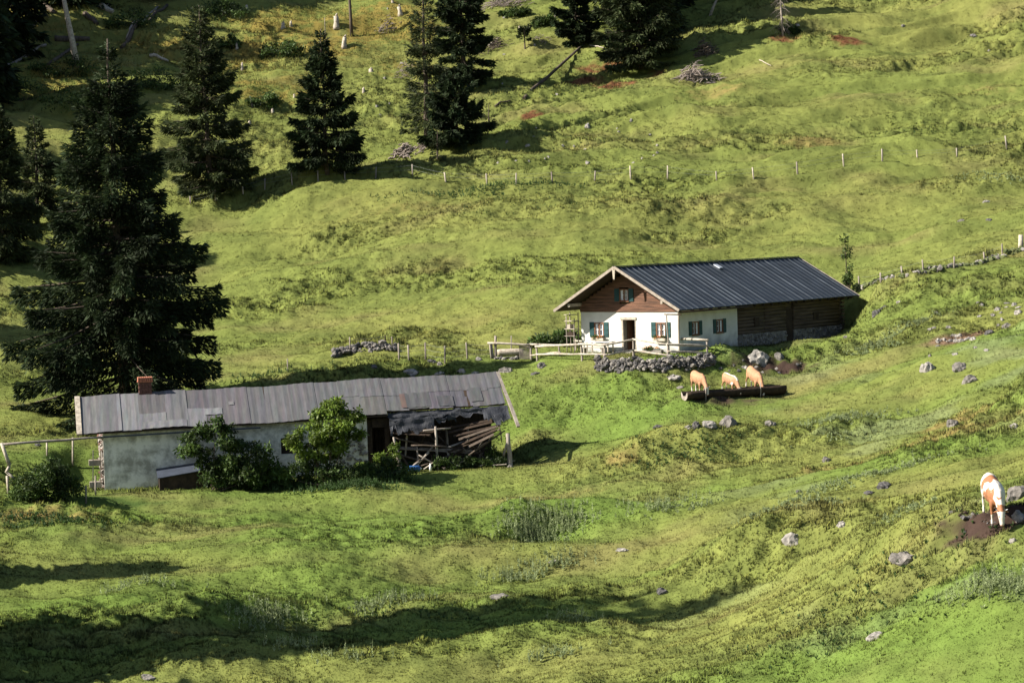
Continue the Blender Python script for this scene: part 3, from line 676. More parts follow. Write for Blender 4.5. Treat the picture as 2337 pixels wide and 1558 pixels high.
mb = MB(); mb.beam((-.3, -1.0, HE - .24), (OS - .1, -1.0, HE - .26), .06, .08); mb.build('porch_beam', 'darkwood', house)
for k in range(11):
    mb = MB(); mb.box(-.05, .16, L + .02, L + .30, -.1 + k * .25, .06 + k * .25); mb.build('log_end', 'logs', house)
# things that stand at the house
def stand(ob_x, ob_y):  # house-local to world
    ca, sa = math.cos(HANG), math.sin(HANG); X = HX + ob_x * ca + ob_y * sa; Y = HY - ob_x * sa + ob_y * ca; return Vector((X, Y, tz(X, Y)))
p = stand(-W - .55, -.25); rk = empty('wooden_rack', p, -HANG, 'tall narrow rack of weathered poles and shelves at the left corner of the white farmhouse', 'rack')
for x in (-.3, .3):
    for y in (-.2, .25):
        mb = MB(); mb.tube(wob((x, y, -.2), (x + random.uniform(-.05, .05), y, 2.5 + random.uniform(-.3, .2)), 3, .02), .035, 6); mb.build('post', 'deadwood', rk)
for z in (.5, 1.05, 1.5, 2.0, 2.4):
    mb = MB(); mb.box(-.42, .38, -.26, .3, z, z + .04); mb.build('shelf', 'palewood' if z > 1.2 else 'deadwood', rk)
mb = MB(); mb.box(-.3, .2, -.2, .2, 1.1, 1.32); mb.build('board_box', 'darkwood', rk)
mb = MB(); mb.box(-.32, .0, -.2, .2, 1.56, 1.8); mb.build('board_box', 'palewood', rk)
p = stand(-5.4, -.75); tb = empty('garden_table', p, -HANG, 'pale plank table under the left window of the white farmhouse', 'table')
for k in range(4):
    mb = MB(); mb.box(-.95, .95, -.38 + k * .19, -.38 + k * .19 + .17, .70, .74); mb.build('table_board', 'muntin' if k < 2 else 'palewood', tb)
for x in (-.8, .8):
    for y in (-.28, .28):
        mb = MB(); mb.beam((x, y, -.1), (x, y, .70), .07, .07); mb.build('leg', 'palewood', tb)
p = stand(-5.3, -1.55); bn = empty('garden_bench', p, -HANG, 'low weathered bench in front of the pale table by the farmhouse', 'bench')
mb = MB(); mb.box(-.9, .9, -.16, .16, .40, .45); mb.build('seat', 'deadwood', bn)
for x in (-.7, .7):
    mb = MB(); mb.box(x - .04, x + .04, -.14, .14, -.1, .40); mb.build('leg', 'deadwood', bn)
p = stand(-1.6, -.45); fp = empty('potted_flowers', p, -HANG, 'low trough of pink and red flowers under the right front window of the farmhouse', 'planter')
mb = MB(); mb.box(-.7, .7, -.15, .15, -.1, .22); mb.build('planter', 'stone', fp)
leafy(clumps([(0, 0, .3, .7, .18, .16)], sub=12), 600, .10, 5, 'leafdark', fp, 'plants')
fl = MB(); stones_on(fl, lambda: ((random.uniform(-.6, .5), random.uniform(-.2, .1), random.uniform(.3, .48)), 0), 40, .025, .05, 0); fl.build('flowers', 'flower', fp)['kind'] = 'stuff'

# ------------------------------------------------------------------ derelict barn
barn = empty('derelict_barn', (BX, BY, BZ), BANG, 'long low derelict stone barn with patched grey roof and collapsed right end', 'barn')
bR, bE, bRY, bO = 5.08, 3.227, 2.12, .49
def TB(x): return BT * x
mb = MB(); DX = 14.6
def btr(u, d, v): return (u, d, v + TB(u))
wall_cells(mb, 0, DX, -.5, 3.2, [(9.75, 10.75, 1.35, 2.25)], .45, btr)
# subdivide-like relief: stains and missing plaster as small stones
mb.build('front_wall', 'soiled', barn)
mb = MB(); mb.box(9.75, 10.75, .25, .3, 1.35 + TB(10), 2.25 + TB(10)); mb.build('window', 'darkwood', barn)
mb = MB()
stones_on(mb, lambda: ((random.choice((-.02, -.01)), random.uniform(.1, 3.9), random.uniform(-.3, 3.0)), 0), 160, .12, .22, None)
mb.box(.02, .4, .453, 4.24, -.5, 3.2); mb.build('end_wall', ['palestone', 'brick'], barn)
mb = MB(); b0 = len(mb.v); mb.v += [(.02, .2, 3.2), (.02, 4.1, 3.2), (.02, 2.12, 4.95), (.3, .2, 3.2), (.3, 4.1, 3.2), (.3, 2.12, 4.95)]
for q in ((0,1,2)[::-1], (3,4,5), (0,3,5,2), (1,2,5,4)): mb.face([b0 + i for i in q])
mb.build('gable_boards', 'deadwood', barn)
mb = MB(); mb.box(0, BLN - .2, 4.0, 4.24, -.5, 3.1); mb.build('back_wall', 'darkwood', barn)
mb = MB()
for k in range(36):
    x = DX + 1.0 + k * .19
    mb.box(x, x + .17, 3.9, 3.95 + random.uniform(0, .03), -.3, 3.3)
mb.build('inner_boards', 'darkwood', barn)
# stones showing through where the plaster fell near the doorway
mb = MB(); stones_on(mb, lambda: ((random.uniform(13.1, DX - .1), .0, random.uniform(.1, 2.2) + TB(14)), 0), 90, .08, .15, None); mb.build('bare_masonry', ['palestone', 'stone'], barn)
mb = MB(); mb.box(DX + .002, DX + .3, .1, .5, -.4, 3.2); mb.box(15.6, 15.85, -.05, .3, -.4, 3.3); mb.box(DX + .3, 15.6, -.02, .2, 2.75, 3.25); mb.build('door_frame', 'darkwood', barn)
# roof of sheets
def rz(y):    # front slope height
    return bE + (bR - bE) * (y + bO) / (bRY + bO)
mb = MB(); x = -1.24; si = 0
greys = [(.17,.165,.175),(.145,.145,.155),(.235,.235,.25),(.215,.215,.23),(.10,.085,.095),(.15,.145,.16),(.165,.16,.17),(.12,.105,.12),(.13,.115,.13),(.175,.17,.18)]
def sag_b(x): return .05 * math.sin(x * .55) + .03 * math.sin(x * 1.7 + 1)
def quad_sheet(x0, x1, ya, yb, c, lift=0, nseg=3):
    # one sheet, corrugated a little, slightly lifted where it overlaps
    nx_ = max(2, int((x1 - x0) / .12)); ny_ = nseg; b0 = len(mb.v)
    for j in range(ny_ + 1):
        for i in range(nx_ + 1):
            xx = x0 + (x1 - x0) * i / nx_; yy = ya + (yb - ya) * j / ny_
            hz = (rz(yy) if yy <= bRY else 2 * bR - rz(yy)) + TB(xx) + sag_b(xx) * .6 + lift + .010 * math.sin(xx * 38) + random.uniform(-.004, .004)
            mb.v.append((xx, yy, hz)); mb.c.append(tuple((k * .6 + .155 * .4) * random.uniform(.94, 1.06) for k in c))
    for j in range(ny_):
        for i in range(nx_):
            a = b0 + j * (nx_ + 1) + i; mb.face((a, a + 1, a + nx_ + 2, a + nx_ + 1))
xs = [-1.24, -.15, .85, 1.05, 2.1, 3.5, 4.7, 5.7, 6.9, 8.1, 9.3, 10.5, 11.9, 13.3, 14.4, 15.7, 17.0, 18.2, 19.5, 20.7, 21.7, 22.5]
for i in range(len(xs) - 1):
    a, b = xs[i] - (.05 if i else 0), xs[i + 1]; lift = .012 * (i % 3)
    g1 = greys[i % 10] if i < 9 else random.choice([(.125,.122,.132),(.14,.136,.146),(.115,.112,.122)])
    ye = -bO if b <= 15.8 else -bO + .30 + random.uniform(-.06, .06)
    if i in (4,):
        quad_sheet(a, b, .55, bRY, greys[4], lift); quad_sheet(a, b, ye, .58, (.20,.20,.215), lift + .015)
    elif i in (2, 3): quad_sheet(a, b, ye, bRY, greys[2], lift)
    elif i == 6: quad_sheet(a, b, .75, bRY, greys[7], lift); quad_sheet(a, b, ye, .78, (.24,.24,.26), lift + .02)
    elif i > 12:
        ym = .9 + random.uniform(-.1, .1); quad_sheet(a, b, ym, bRY, g1, lift + .02); quad_sheet(a, b, ye, ym + .04, tuple(k * random.uniform(.75, 1.0) for k in g1), lift)
    else: quad_sheet(a, b, ye, bRY, g1, lift)
quad_sheet(2.2, 4.6, -bO - .01, -.02, (.22,.22,.235), .05); quad_sheet(5.6, 6.6, .25, .7, (.27,.27,.29), .06); quad_sheet(7.0, 7.3, .85, 1.1, (.22,.21,.22), .05)
quad_sheet(16.9, 18.3, -.1, .95, (.07,.07,.078), .045); quad_sheet(18.7, 19.6, -.15, .6, (.05,.05,.058), .06); quad_sheet(16.6, 16.9, -.1, .9, (.17,.085,.06), .05); quad_sheet(20.6, 21.3, .1, 1.1, (.085,.085,.09), .05)
quad_sheet(-1.24, 22.5, bRY, 2 * bRY + bO, (.14,.14,.15), 0, 4)
broof = mb.build('roof', 'felt', barn)
mb = MB()
for (x0, x1) in ((-1.2, 15.7), (15.7, 22.45)):
    ye = -bO + .04 if x0 < 0 else -bO + .34
    for ya, yb in ((ye, bRY), (bRY, 2 * bRY + bO)):
        k = len(mb.v)
        for xx in (x0, x1):
            for yy in (ya, yb):
                hz = (rz(yy) if yy <= bRY else 2 * bR - rz(yy)) + TB(xx); mb.v += [(xx, yy, hz - .05), (xx, yy, hz - .12)]
        for q in ((0,2,6,4),(1,5,7,3),(0,1,3,2),(4,6,7,5),(0,4,5,1),(2,3,7,6)): mb.face([k + i for i in q])
mb.build('roof_boards', 'darkwood', broof)
mb = MB(); mb.beam((-1.27, -bO - .03, bE + TB(-1) - .06), (-1.27, bRY, bR + TB(-1) - .02), .28, .14); mb.build('bargeboard', 'palewood', broof)
mb = MB(); pts = [(22.55, bRY, bR + TB(22) + .02), (22.66, .8, rz(.8) + TB(22) - .02), (22.8, -.5, rz(-.5) + TB(22) - .05), (22.9, -1.75, rz(-1.75) + TB(22) - .10)]
for a, b in zip(pts, pts[1:]): mb.beam(a, b, .18, .10)
mb.build('bargeboard', 'deadwood', broof)
mb = MB(); mb.beam((-.2, -bO - .02, bE - .26), (8.6, -bO - .02, bE - .26 + TB(8)), .09, .09); mb.build('gutter', 'lid', broof)
ch = MB(); ch.box(2.15, 2.85, 2.0, 2.6, 4.4, 5.72)
for r_i in range(7):
    for k in range(4): ch.box(2.13 + k * .185 + (.05 if r_i % 2 else 0), 2.13 + k * .185 + .165, 1.975, 2.0, 4.75 + r_i * .13, 4.75 + r_i * .13 + .11)
cho = ch.build('chimney', 'brick', broof)
mb = MB(); mb.box(2.08, 2.92, 1.93, 2.67, 5.722, 5.78)
for k in range(7): mb.box(2.1 + k * .12, 2.1 + k * .12 + .085, 1.90, 2.70, 5.782, 5.99)
mb.build('chimney_cap', 'tile', cho)
# collapsed shed end: posts, hanging boards, torn felt
SH = BT * 19
posts = [((16.3, -1.05, -.3), (16.1, -.95, 1.55), .13), ((16.05, -1.0, 1.5), (15.95, -.9, 2.25), .07), ((18.35, -1.15, -.3), (18.3, -1.1, 2.75), .075), ((22.5, -1.35, -.3), (22.35, -1.35, 2.2), .14), ((22.1, -1.3, .9), (22.3, -1.4, 1.7), .07), ((17.3, -1.0, .3), (17.25, -.9, 1.7), .05), ((20.6, 1.0, -.2), (20.5, 1.0, 2.6), .08), ((20.9, -.5, .8), (20.8, -.4, 2.3), .05),((19.3, .6, -.2), (19.2, .6, 2.4), .07)]
for a, b, r in posts:
    mb = MB(); mb.tube(wob(a, b, 4, .03), [r * 1.05, r, r * .92, r, r * .8], 8, jit=.1); mb.build('post', 'deadwood', barn)
rails = [((16.9, -1.05, 1.75), (18.9, -1.25, 1.62), .05), ((17.6, -1.1, 2.55), (19.2, -.9, 2.6), .05), ((16.9, -1.0, .55), (17.4, -1.2, 1.0), .05), ((16.6, -1.2, .3), (17.9, -1.1, 1.3), .045), ((17.3, -1.1, 1.2), (18.2, -1.2, .6), .04), ((20.1, -1.2, 1.05), (22.2, -1.3, 2.35), .055), ((20.6, -1.0, 1.3), (21.4, -1.1, 2.4), .03), ((21.3, -1.2, 1.8), (21.6, -1.1, 2.5), .05), ((16.0, -.9, 2.2), (18.0, -.2, 1.6), .045), ((20.3, -.2, .4), (20.0, .1, 1.5), .04), ((21.9, -1.3, 2.6), (22.0, -1.35, 1.7), .035)]
for a, b, r in rails:
    mb = MB(); mb.tube(wob(a, b, 3, .03), [r, r * 1.1, r, r * .7], 6, jit=.1); mb.build('broken_rail', random.choice(('deadwood', 'bark')), barn)
boards = [((18.9 + k * .25, -.15 - k * .22, 2.5 - k * .19), (22.3 - .15 * k, -.9 - k * .1, 3.05 - k * .16 + .08 * math.sin(k * 2.3)), .17) for k in range(6)]
boards += [((15.8, -.45 - k * .12, 2.9 - k * .14), (18.2 + random.uniform(-.4, .4), -.75 - k * .1, 2.75 - k * .16), .15) for k in range(4)]
boards += [((16 + random.random() * 5.5, random.uniform(-.9, .3), random.uniform(.2, 2.6)), (16.5 + random.random() * 5.5, random.uniform(-1.1, -.2), random.uniform(.2, 2.4)), random.uniform(.06, .14)) for k in range(26)]
boards += [((19.3, -.7, 1.5), (21.6, -1.1, 2.15), .13), ((19.0, -.8, 1.25), (21.3, -1.0, 2.05), .12), ((21.0, -1.1, 2.0), (21.9, -1.3, 2.45), .10)]
for a, b, w_ in boards:
    mb = MB(); mb.beam(a, b, w_, .035, up=(0, -.6, .8)); mb.build('hanging_board', random.choice(('bark', 'darkwood', 'darkwood', 'darkwood', 'bark', 'deadwood')), barn)
def torn(x0, x1, ya, yb, za, zb, seed, m='tar', nx_=26, ny_=8, amp=.12):
    rg = random.Random(seed); t = MB(); cut = [rg.uniform(.6, 1.0) for _ in range(nx_ + 1)]
    for j in range(ny_ + 1):
        for i in range(nx_ + 1):
            f = j / ny_ * cut[i]; xx = x0 + (x1 - x0) * i / nx_
            t.v.append((xx + rg.uniform(-.02, .02), ya + (yb - ya) * f + amp * mnoise.noise(Vector((xx * 1.4, f * 3, seed))), za + (zb - za) * f + amp * mnoise.noise(Vector((xx * 1.9, f * 2 + 7, seed))) + TB(xx)))
    for j in range(ny_):
        for i in range(nx_):
            a = j * (nx_ + 1) + i; t.face((a, a + nx_ + 1, a + nx_ + 2, a + 1))
    o = t.build('torn_felt', m, broof); md = o.modifiers.new('s', 'SOLIDIFY'); md.thickness = .012
torn(15.75, 22.4, -.20, -.62, 3.32, 2.85, 1); torn(15.8, 18.3, -.5, -1.0, 3.0, 2.05, 2); torn(16.8, 19.6, -.35, -.6, 3.1, 2.6, 3, amp=.2); torn(21.1, 22.6, -.3, -1.5, 3.35, 2.35, 4, 'tar', 14, 8, .16)
mb = MB(); mb.beam((15.7, -1.0, -.05), (22.5, -1.3, -.02), .25, .2); mb.build('ground_beam', 'darkwood', barn)
for k in range(14):
    x = random.uniform(16, 22.2); y = random.uniform(-1.5, -.2); a = random.uniform(-.5, .5); l_ = random.uniform(.5, 1.3)
    mb = MB(); mb.beam((x, y, .12 + TB(x)), (x + l_ * math.cos(a), y + l_ * math.sin(a), .2 + TB(x) + random.uniform(-.1, .35)), .1, .03); mb.build('broken_board', random.choice(('deadwood', 'palewood', 'darkwood')), barn)
def barn_w(lx, ly):
    ca, sa = math.cos(BANG), math.sin(BANG); X = BX + lx * ca - ly * sa; Y = BY + lx * sa + ly * ca; return Vector((X, Y, tz(X, Y)))
p = barn_w(17.0, -1.35); bk = empty('plastic_container', p, .2, 'blue plastic container lying on the ground in the collapsed barn end', 'container')
mb = MB(); mb.tube([(-.35, 0, .2), (-.3, 0, .2), (.25, 0, .2), (.32, 0, .2)], [.12, .18, .18, .11], 12); mb.build('tank', 'blue', bk)
mb = MB(); mb.tube([(.30, 0, .2), (.40, 0, .2)], .05, 8); mb.build('cap', 'muntin', bk)
p = barn_w(17.9, -1.35); mb = MB(); mb.tube([(0, 0, 0), (0, 0, .32), (0, 0, .36), (0, 0, .44)], [.07, .07, .03, .03], 10); o = mb.build('plastic_bottle', 'muntin', None); o.location = p; tag(o, 'white bottle standing under the collapsed barn roof', 'bottle')
p = barn_w(4.15, -1.1); bx_ = empty('storage_box', p, BANG, 'dark wooden bin with sloping blue-grey lid against the barn wall', 'box')
mb = MB(); b0 = len(mb.v); mb.v += [(-1.25, -.55, -.4), (1.2, -.55, -.2), (1.2, .8, -.2), (-1.25, .8, -.4), (-1.25, -.55, .62), (1.2, -.55, .95), (1.2, .8, 1.22), (-1.25, .8, .95)]
for q in ((0,3,2,1),(0,1,5,4),(1,2,6,5),(2,3,7,6),(3,0,4,7),(4,5,6,7)): mb.face([b0 + i for i in q])
mb.build('bin', 'darkwood', bx_)
mb = MB(); b0 = len(mb.v); mb.v += [(-1.35, -.68, .62), (1.3, -.68, .96), (1.3, .82, 1.26), (-1.35, .82, .99), (-1.35, -.68, .66), (1.3, -.68, 1.0), (1.3, .82, 1.3), (-1.35, .82, 1.03)]
for q in ((0,3,2,1),(0,1,5,4),(1,2,6,5),(2,3,7,6),(3,0,4,7),(4,5,6,7)): mb.face([b0 + i for i in q])
mb.build('lid', 'lid', bx_)
p = barn_w(-.45, .5); cr_ = empty('wall_shelf', p, BANG, 'small wooden shelves and boxes leaning against the left end of the barn', 'shelf')
for z in (.15, 1.35):
    mb = MB(); mb.box(-.35, .3, -.3, .3, z, z + .3); mb.build('crate', 'deadwood', cr_)
for x in (-.2, .2):
    mb = MB(); mb.beam((x, -.2, -.2), (x + .1, -.2, 2.2), .06, .06); mb.build('post', 'palewood', cr_)
p = drop(158, 982); tu = empty('metal_tub', p + Vector((0, 1, 0)), 0, 'small grey metal tub with dark rim behind the left end of the barn', 'tub')
mb = MB(); mb.tube([(-.3, 0, .0), (.5, 0, .0)], .28, 10); mb.tube([(-.34, 0, 0), (-.28, 0, 0)], .31, 10); mb.build('tub', 'tub', tu); mb = MB(); mb.box(-.4, .55, -.3, .3, .27, .33); mb.build('lid', 'darkwood', tu)

# ------------------------------------------------------------------ corral by the farmhouse
corral = empty('corral_fence', drop(1445, 813), 0, 'weathered post and rail fence around the yard in front of the farmhouse', 'fence')
CO = Vector(corral.location)
def post(px, pyt, pyb, r, par, org, dx=0, m='deadwood', Y=None):
    """post rooted in the ground below a picture point, as tall as it looks"""
    b = drop(px, pyb) if Y is None else P(px, pyb, Y)
    v = ray(px + dx, pyt); t = v * b.y
    mb = MB(); mb.tube(wob(b - org - Vector((0, 0, .3)), t - org, 3, .012), [r * 1.05, r, r * .97, r * .9], 7, jit=.08); mb.build('post', m, par); return b, t
def PY(px, py, Y, o): return P(px, py, Y) - o
pp = {}
for k, (px, t, b, r, dx) in {'a': (1131, 766, 817, .085, 0), 'b': (1127, 781, 817, .07, -6), 'c': (1167, 766, 801, .04, 0), 'd': (1213, 786, 821, .07, -2), 'e': (1227, 788, 823, .07, -3), 'f': (1279, 787, 813, .055, -4),
      'g': (1329, 782, 823, .07, -3), 'h': (1380, 783, 826, .085, 0), 'i': (1446, 772, 813, .075, 0), 'j': (1524, 781, 826, .075, 0), 'k': (1615, 773, 808, .07, -2), 'l': (1526, 770, 803, .06, -2), 'm': (1314, 772, 800, .05, 0), 'n': (1376, 778, 803, .05, 0)}.items():
    pp[k] = post(px, t, b, r, corral, CO, dx)
def rail(a, b, fa, fb, r=.06, over=.25):
    A = pp[a][0].lerp(pp[a][1], fa) - CO; B = pp[b][0].lerp(pp[b][1], fb) - CO; d = (B - A).normalized(); sh = Vector((0, -.09, 0))
    mb = MB(); mb.tube(wob(A - d * over + sh, B + d * over + sh, 4, .018), [r * .95, r, r * 1.05, r, r * .85], 7, jit=.06); mb.build('rail', 'palewood', corral)
rail('b', 'd', .95, 1.0, .07); rail('d', 'f', 1.02, 1.0, .065, .1); rail('e', 'g', .93, .9, .075, .1); rail('g', 'h', .92, .92, .075); rail('e', 'g', .42, .38, .06, .1); rail('g', 'h', .38, .4, .06)
rail('h', 'i', .92, .93, .06); rail('h', 'i', .35, .38, .055, .1); rail('i', 'j', .95, .90, .06, .1); rail('i', 'j', .34, .35, .055, .1)
rail('j', 'k', .9, .55, .075, .1); rail('l', 'k', .95, .92, .08, .1); rail('j', 'k', .55, .1, .06, .0); rail('m', 'n', .8, .85, .055, .2); rail('d', 'f', .3, .38, .05, .1)
p = drop(1198, 821); gt = empty('slatted_gate', p, -.05, 'small gate of upright grey slats between two corral posts', 'gate')
for k in range(9):
    mb = MB(); mb.box(-.34 + k * .077, -.34 + k * .077 + .055, -.015, .015, .05, 1.0 + random.uniform(-.02, .03)); mb.build('slat', 'deadwood', gt)
for z in (.25, .8):
    mb = MB(); mb.box(-.36, .38, .016, .05, z, z + .07); mb.build('crossbar', 'deadwood', gt)
p = drop(1162, 815) + Vector((0, .6, .0)); lt = empty('log_trough', p, .03, 'pale hollowed log water trough behind the left end of the corral', 'trough')
mb = MB(); mb.tube([(-.75, 0, .27), (-.6, 0, .28), (.8, 0, .28), (.95, 0, .27)], [.2, .235, .225, .2], 12, jit=.03); mb.build('log', 'palewood', lt)
mb = MB(); mb.tube([(-.79, 0, .27), (-.751, 0, .27)], .15, 12); mb.build('end_grain', 'deadwood', lt)
for x in (-.5, .6):
    mb = MB(); mb.tube([(x, -.3, .02), (x, .3, .02)], .07, 7); mb.build('bearer', 'darkwood', lt)

# wire fences
def wire_fence(name, label, posts, wires, r=.05, m='deadwood', wr=.006, sag=.04):
    ps = [(drop(px, b), px, t, b) for px, t, b, *_ in posts]; org = Vector(ps[0][0]); root = empty(name, org, 0, label, 'fence'); tops = []
    for (b, px, t, pb) in ps:
        v = ray(px - random.uniform(0, 3), t); tp = v * b.y; h = tp.z - b.z
        if h > 2.0 or h < .5: tp = b + Vector((0, 0, 1.1))
        mb = MB(); tp = tp + Vector((random.uniform(-.07, .07), 0, 0)); mb.tube(wob(b - org - Vector((0, 0, .3)), tp - org, 2, .01), [r, r * random.uniform(.85, 1.15), r * .9], 6, jit=.16); mb.build('post', random.choice((m, 'deadwood', 'deadwood')), root); tops.append((b - org, tp - org))
    for f in wires:
        mb = MB()
        for (a0, a1), (b0, b1) in zip(tops, tops[1:]):
            A = a0.lerp(a1, f); B = b0.lerp(b1, f); C_ = (A + B) / 2 - Vector((0, 0, sag)); mb.tube([A, C_, B], wr, 3, cap=False)
        mb.build('wire', 'wire', root)
    return root
wire_fence('wire_fence', 'long wire fence of pale posts running across the slope above the meadow',
  [(435,448,466),(492,432,458),(555,420,443),(604,407,432),(667,393,421),(726,389,413),(788,380,410),(857,381,407),(942,375,401),(1018,393,415),(1112,396,421),(1178,395,420),(1261,392,416),(1357,390,412),(1440,378,410),(1524,378,410),(1636,391,412),(1721,382,408),(1821,369,398),(1926,351,380),(2014,340,369),(2094,342,359),(2184,338,358),(2298,310,341)], [.55, .9], r=.065, m='palewood')
wire_fence('wire_fence', 'short wire fence of grey posts leading left from the slatted gate', [(911,783,823),(933,787,821),(971,781,821),(1015,789,829),(1067,781,819),(1122,784,818)], [.3, .6, .9], r=.055)
wire_fence('wire_fence', 'three thin dark fence posts with wire beside the dark stone heap', [(799,769,803),(880,763,786),(896,768,788)], [.8], r=.045, m='darkwood')
wire_fence('wire_fence', 'grey posts and wire on top of the mossy stone wall right of the farmhouse', [(1962,630,655),(2010,622,645),(2059,607,627),(2107,592,620),(2177,585,612),(2247,575,593),(2287,556,585)], [.85], r=.06)
wire_fence('wire_fence', 'short pale leaning posts in front of the derelict barn', [(366,1060,1106),(489,1066,1109),(563,1044,1101)], [.8], r=.05, m='palewood', wr=.004)
p = drop(657, 850); o = empty('fence_post', p, 0, 'single thin grey post in the shade right of the big spruce', 'post'); mb = MB(); mb.tube([(0,0,-.3),(0,0,.9)], .04, 6); mb.build('post', 'deadwood', o)
p = drop(2330, 568); o = empty('gate_post', p, 0, 'thick pale wooden post at the right edge above the stone wall', 'post'); mb = MB(); mb.tube([(0,0,-.3),(.02,0,1.0)], [.2,.17], 8, jit=.1); mb.build('post', 'palewood', o)
# rail fence left of the barn
lf = empty('rail_fence', drop(40, 1140), 0, 'broken pole fence at the left edge next to the barn', 'fence'); LO = Vector(lf.location)
YL = drop(40, 1140).y
for (x0, yt, x1, yb, r, Y) in [(3, 1010, 22, 1062, .10, YL), (22, 1062, 14, 1078, .085, YL), (14, 1076, 38, 1096, .07, YL), (40, 1094, 36, 1150, .06, YL), (16, 1085, 20, 1125, .08, YL + .3)]:
    mb = MB(); mb.tube([P(x1, yb, Y) - LO, P(x0, yt, Y) - LO], [r, r * .9], 7, jit=.08); mb.build('post', 'palewood', lf)
e1 = barn_w(-.1, -.55); e1.z = BZ + 2.95
mb = MB(); mb.tube(wob(P(8, 1014, YL + 1) - LO, P(236, 998, e1.y) - LO, 5, .03), [.08, .07, .075, .07, .06, .06], 7, jit=.06); mb.build('rail', 'deadwood', lf)
for (px, t, b) in ((107, 1004, 1040), (166, 998, 1062), (196, 1108, 1148), (218, 1085, 1130)):
    g_ = drop(px, b); tp = ray(px, t) * (g_.y); mb = MB(); mb.tube([g_ - LO - Vector((0, 0, .2)), tp - LO], .05, 6); mb.build('post', 'deadwood' if px > 170 else 'palewood', lf)

# ------------------------------------------------------------------ stones
def rock_bm(seed, sub=3, flat=.6, rough=.35, cut=0.):
    bm = bmesh.new(); bmesh.ops.create_icosphere(bm, subdivisions=sub, radius=1); off = Vector((seed * 3.7, seed * 1.3, seed * 9.1))
    for v in bm.verts:
        n = v.co.normalized(); q = n * (1 + rough * mnoise.noise(n * 1.1 + off) + rough * .6 * mnoise.noise(n * 2.6 + off) + rough * .3 * mnoise.noise(n * 6 + off))
        cell = mnoise.voronoi(n * 1.6 + off)[0][0]; q *= 1 - .22 * cell; v.co = Vector((q.x, q.y, q.z))
    return bm
def rock(px, py, wpx, hpx, label, m='stone', seed=None, name='rock', group='rocks lying on the pasture'):
    seed = seed or (px * 7 + py) % 97; b = drop(px, py); s = FPX / b.y; wx = wpx / s / 2; hz = hpx / s / 2
    bm = rock_bm(seed, 3); me = bpy.data.meshes.new(name); dep = max(wx * .75, hz); wx *= .95
    xs_ = max(abs(v.co.x) for v in bm.verts); zs_ = max(v.co.z for v in bm.verts)
    for v in bm.verts: v.co = Vector((v.co.x * wx / xs_, v.co.y * dep, v.co.z * hz * 1.35 / zs_ - hz * .15))
    bm.to_mesh(me); bm.free(); o = finish(name, me, m); o.location = b + Vector((0, dep * .5, 0)); o.rotation_euler = (0, 0, 0)
    return tag(o, label, 'rock', group)
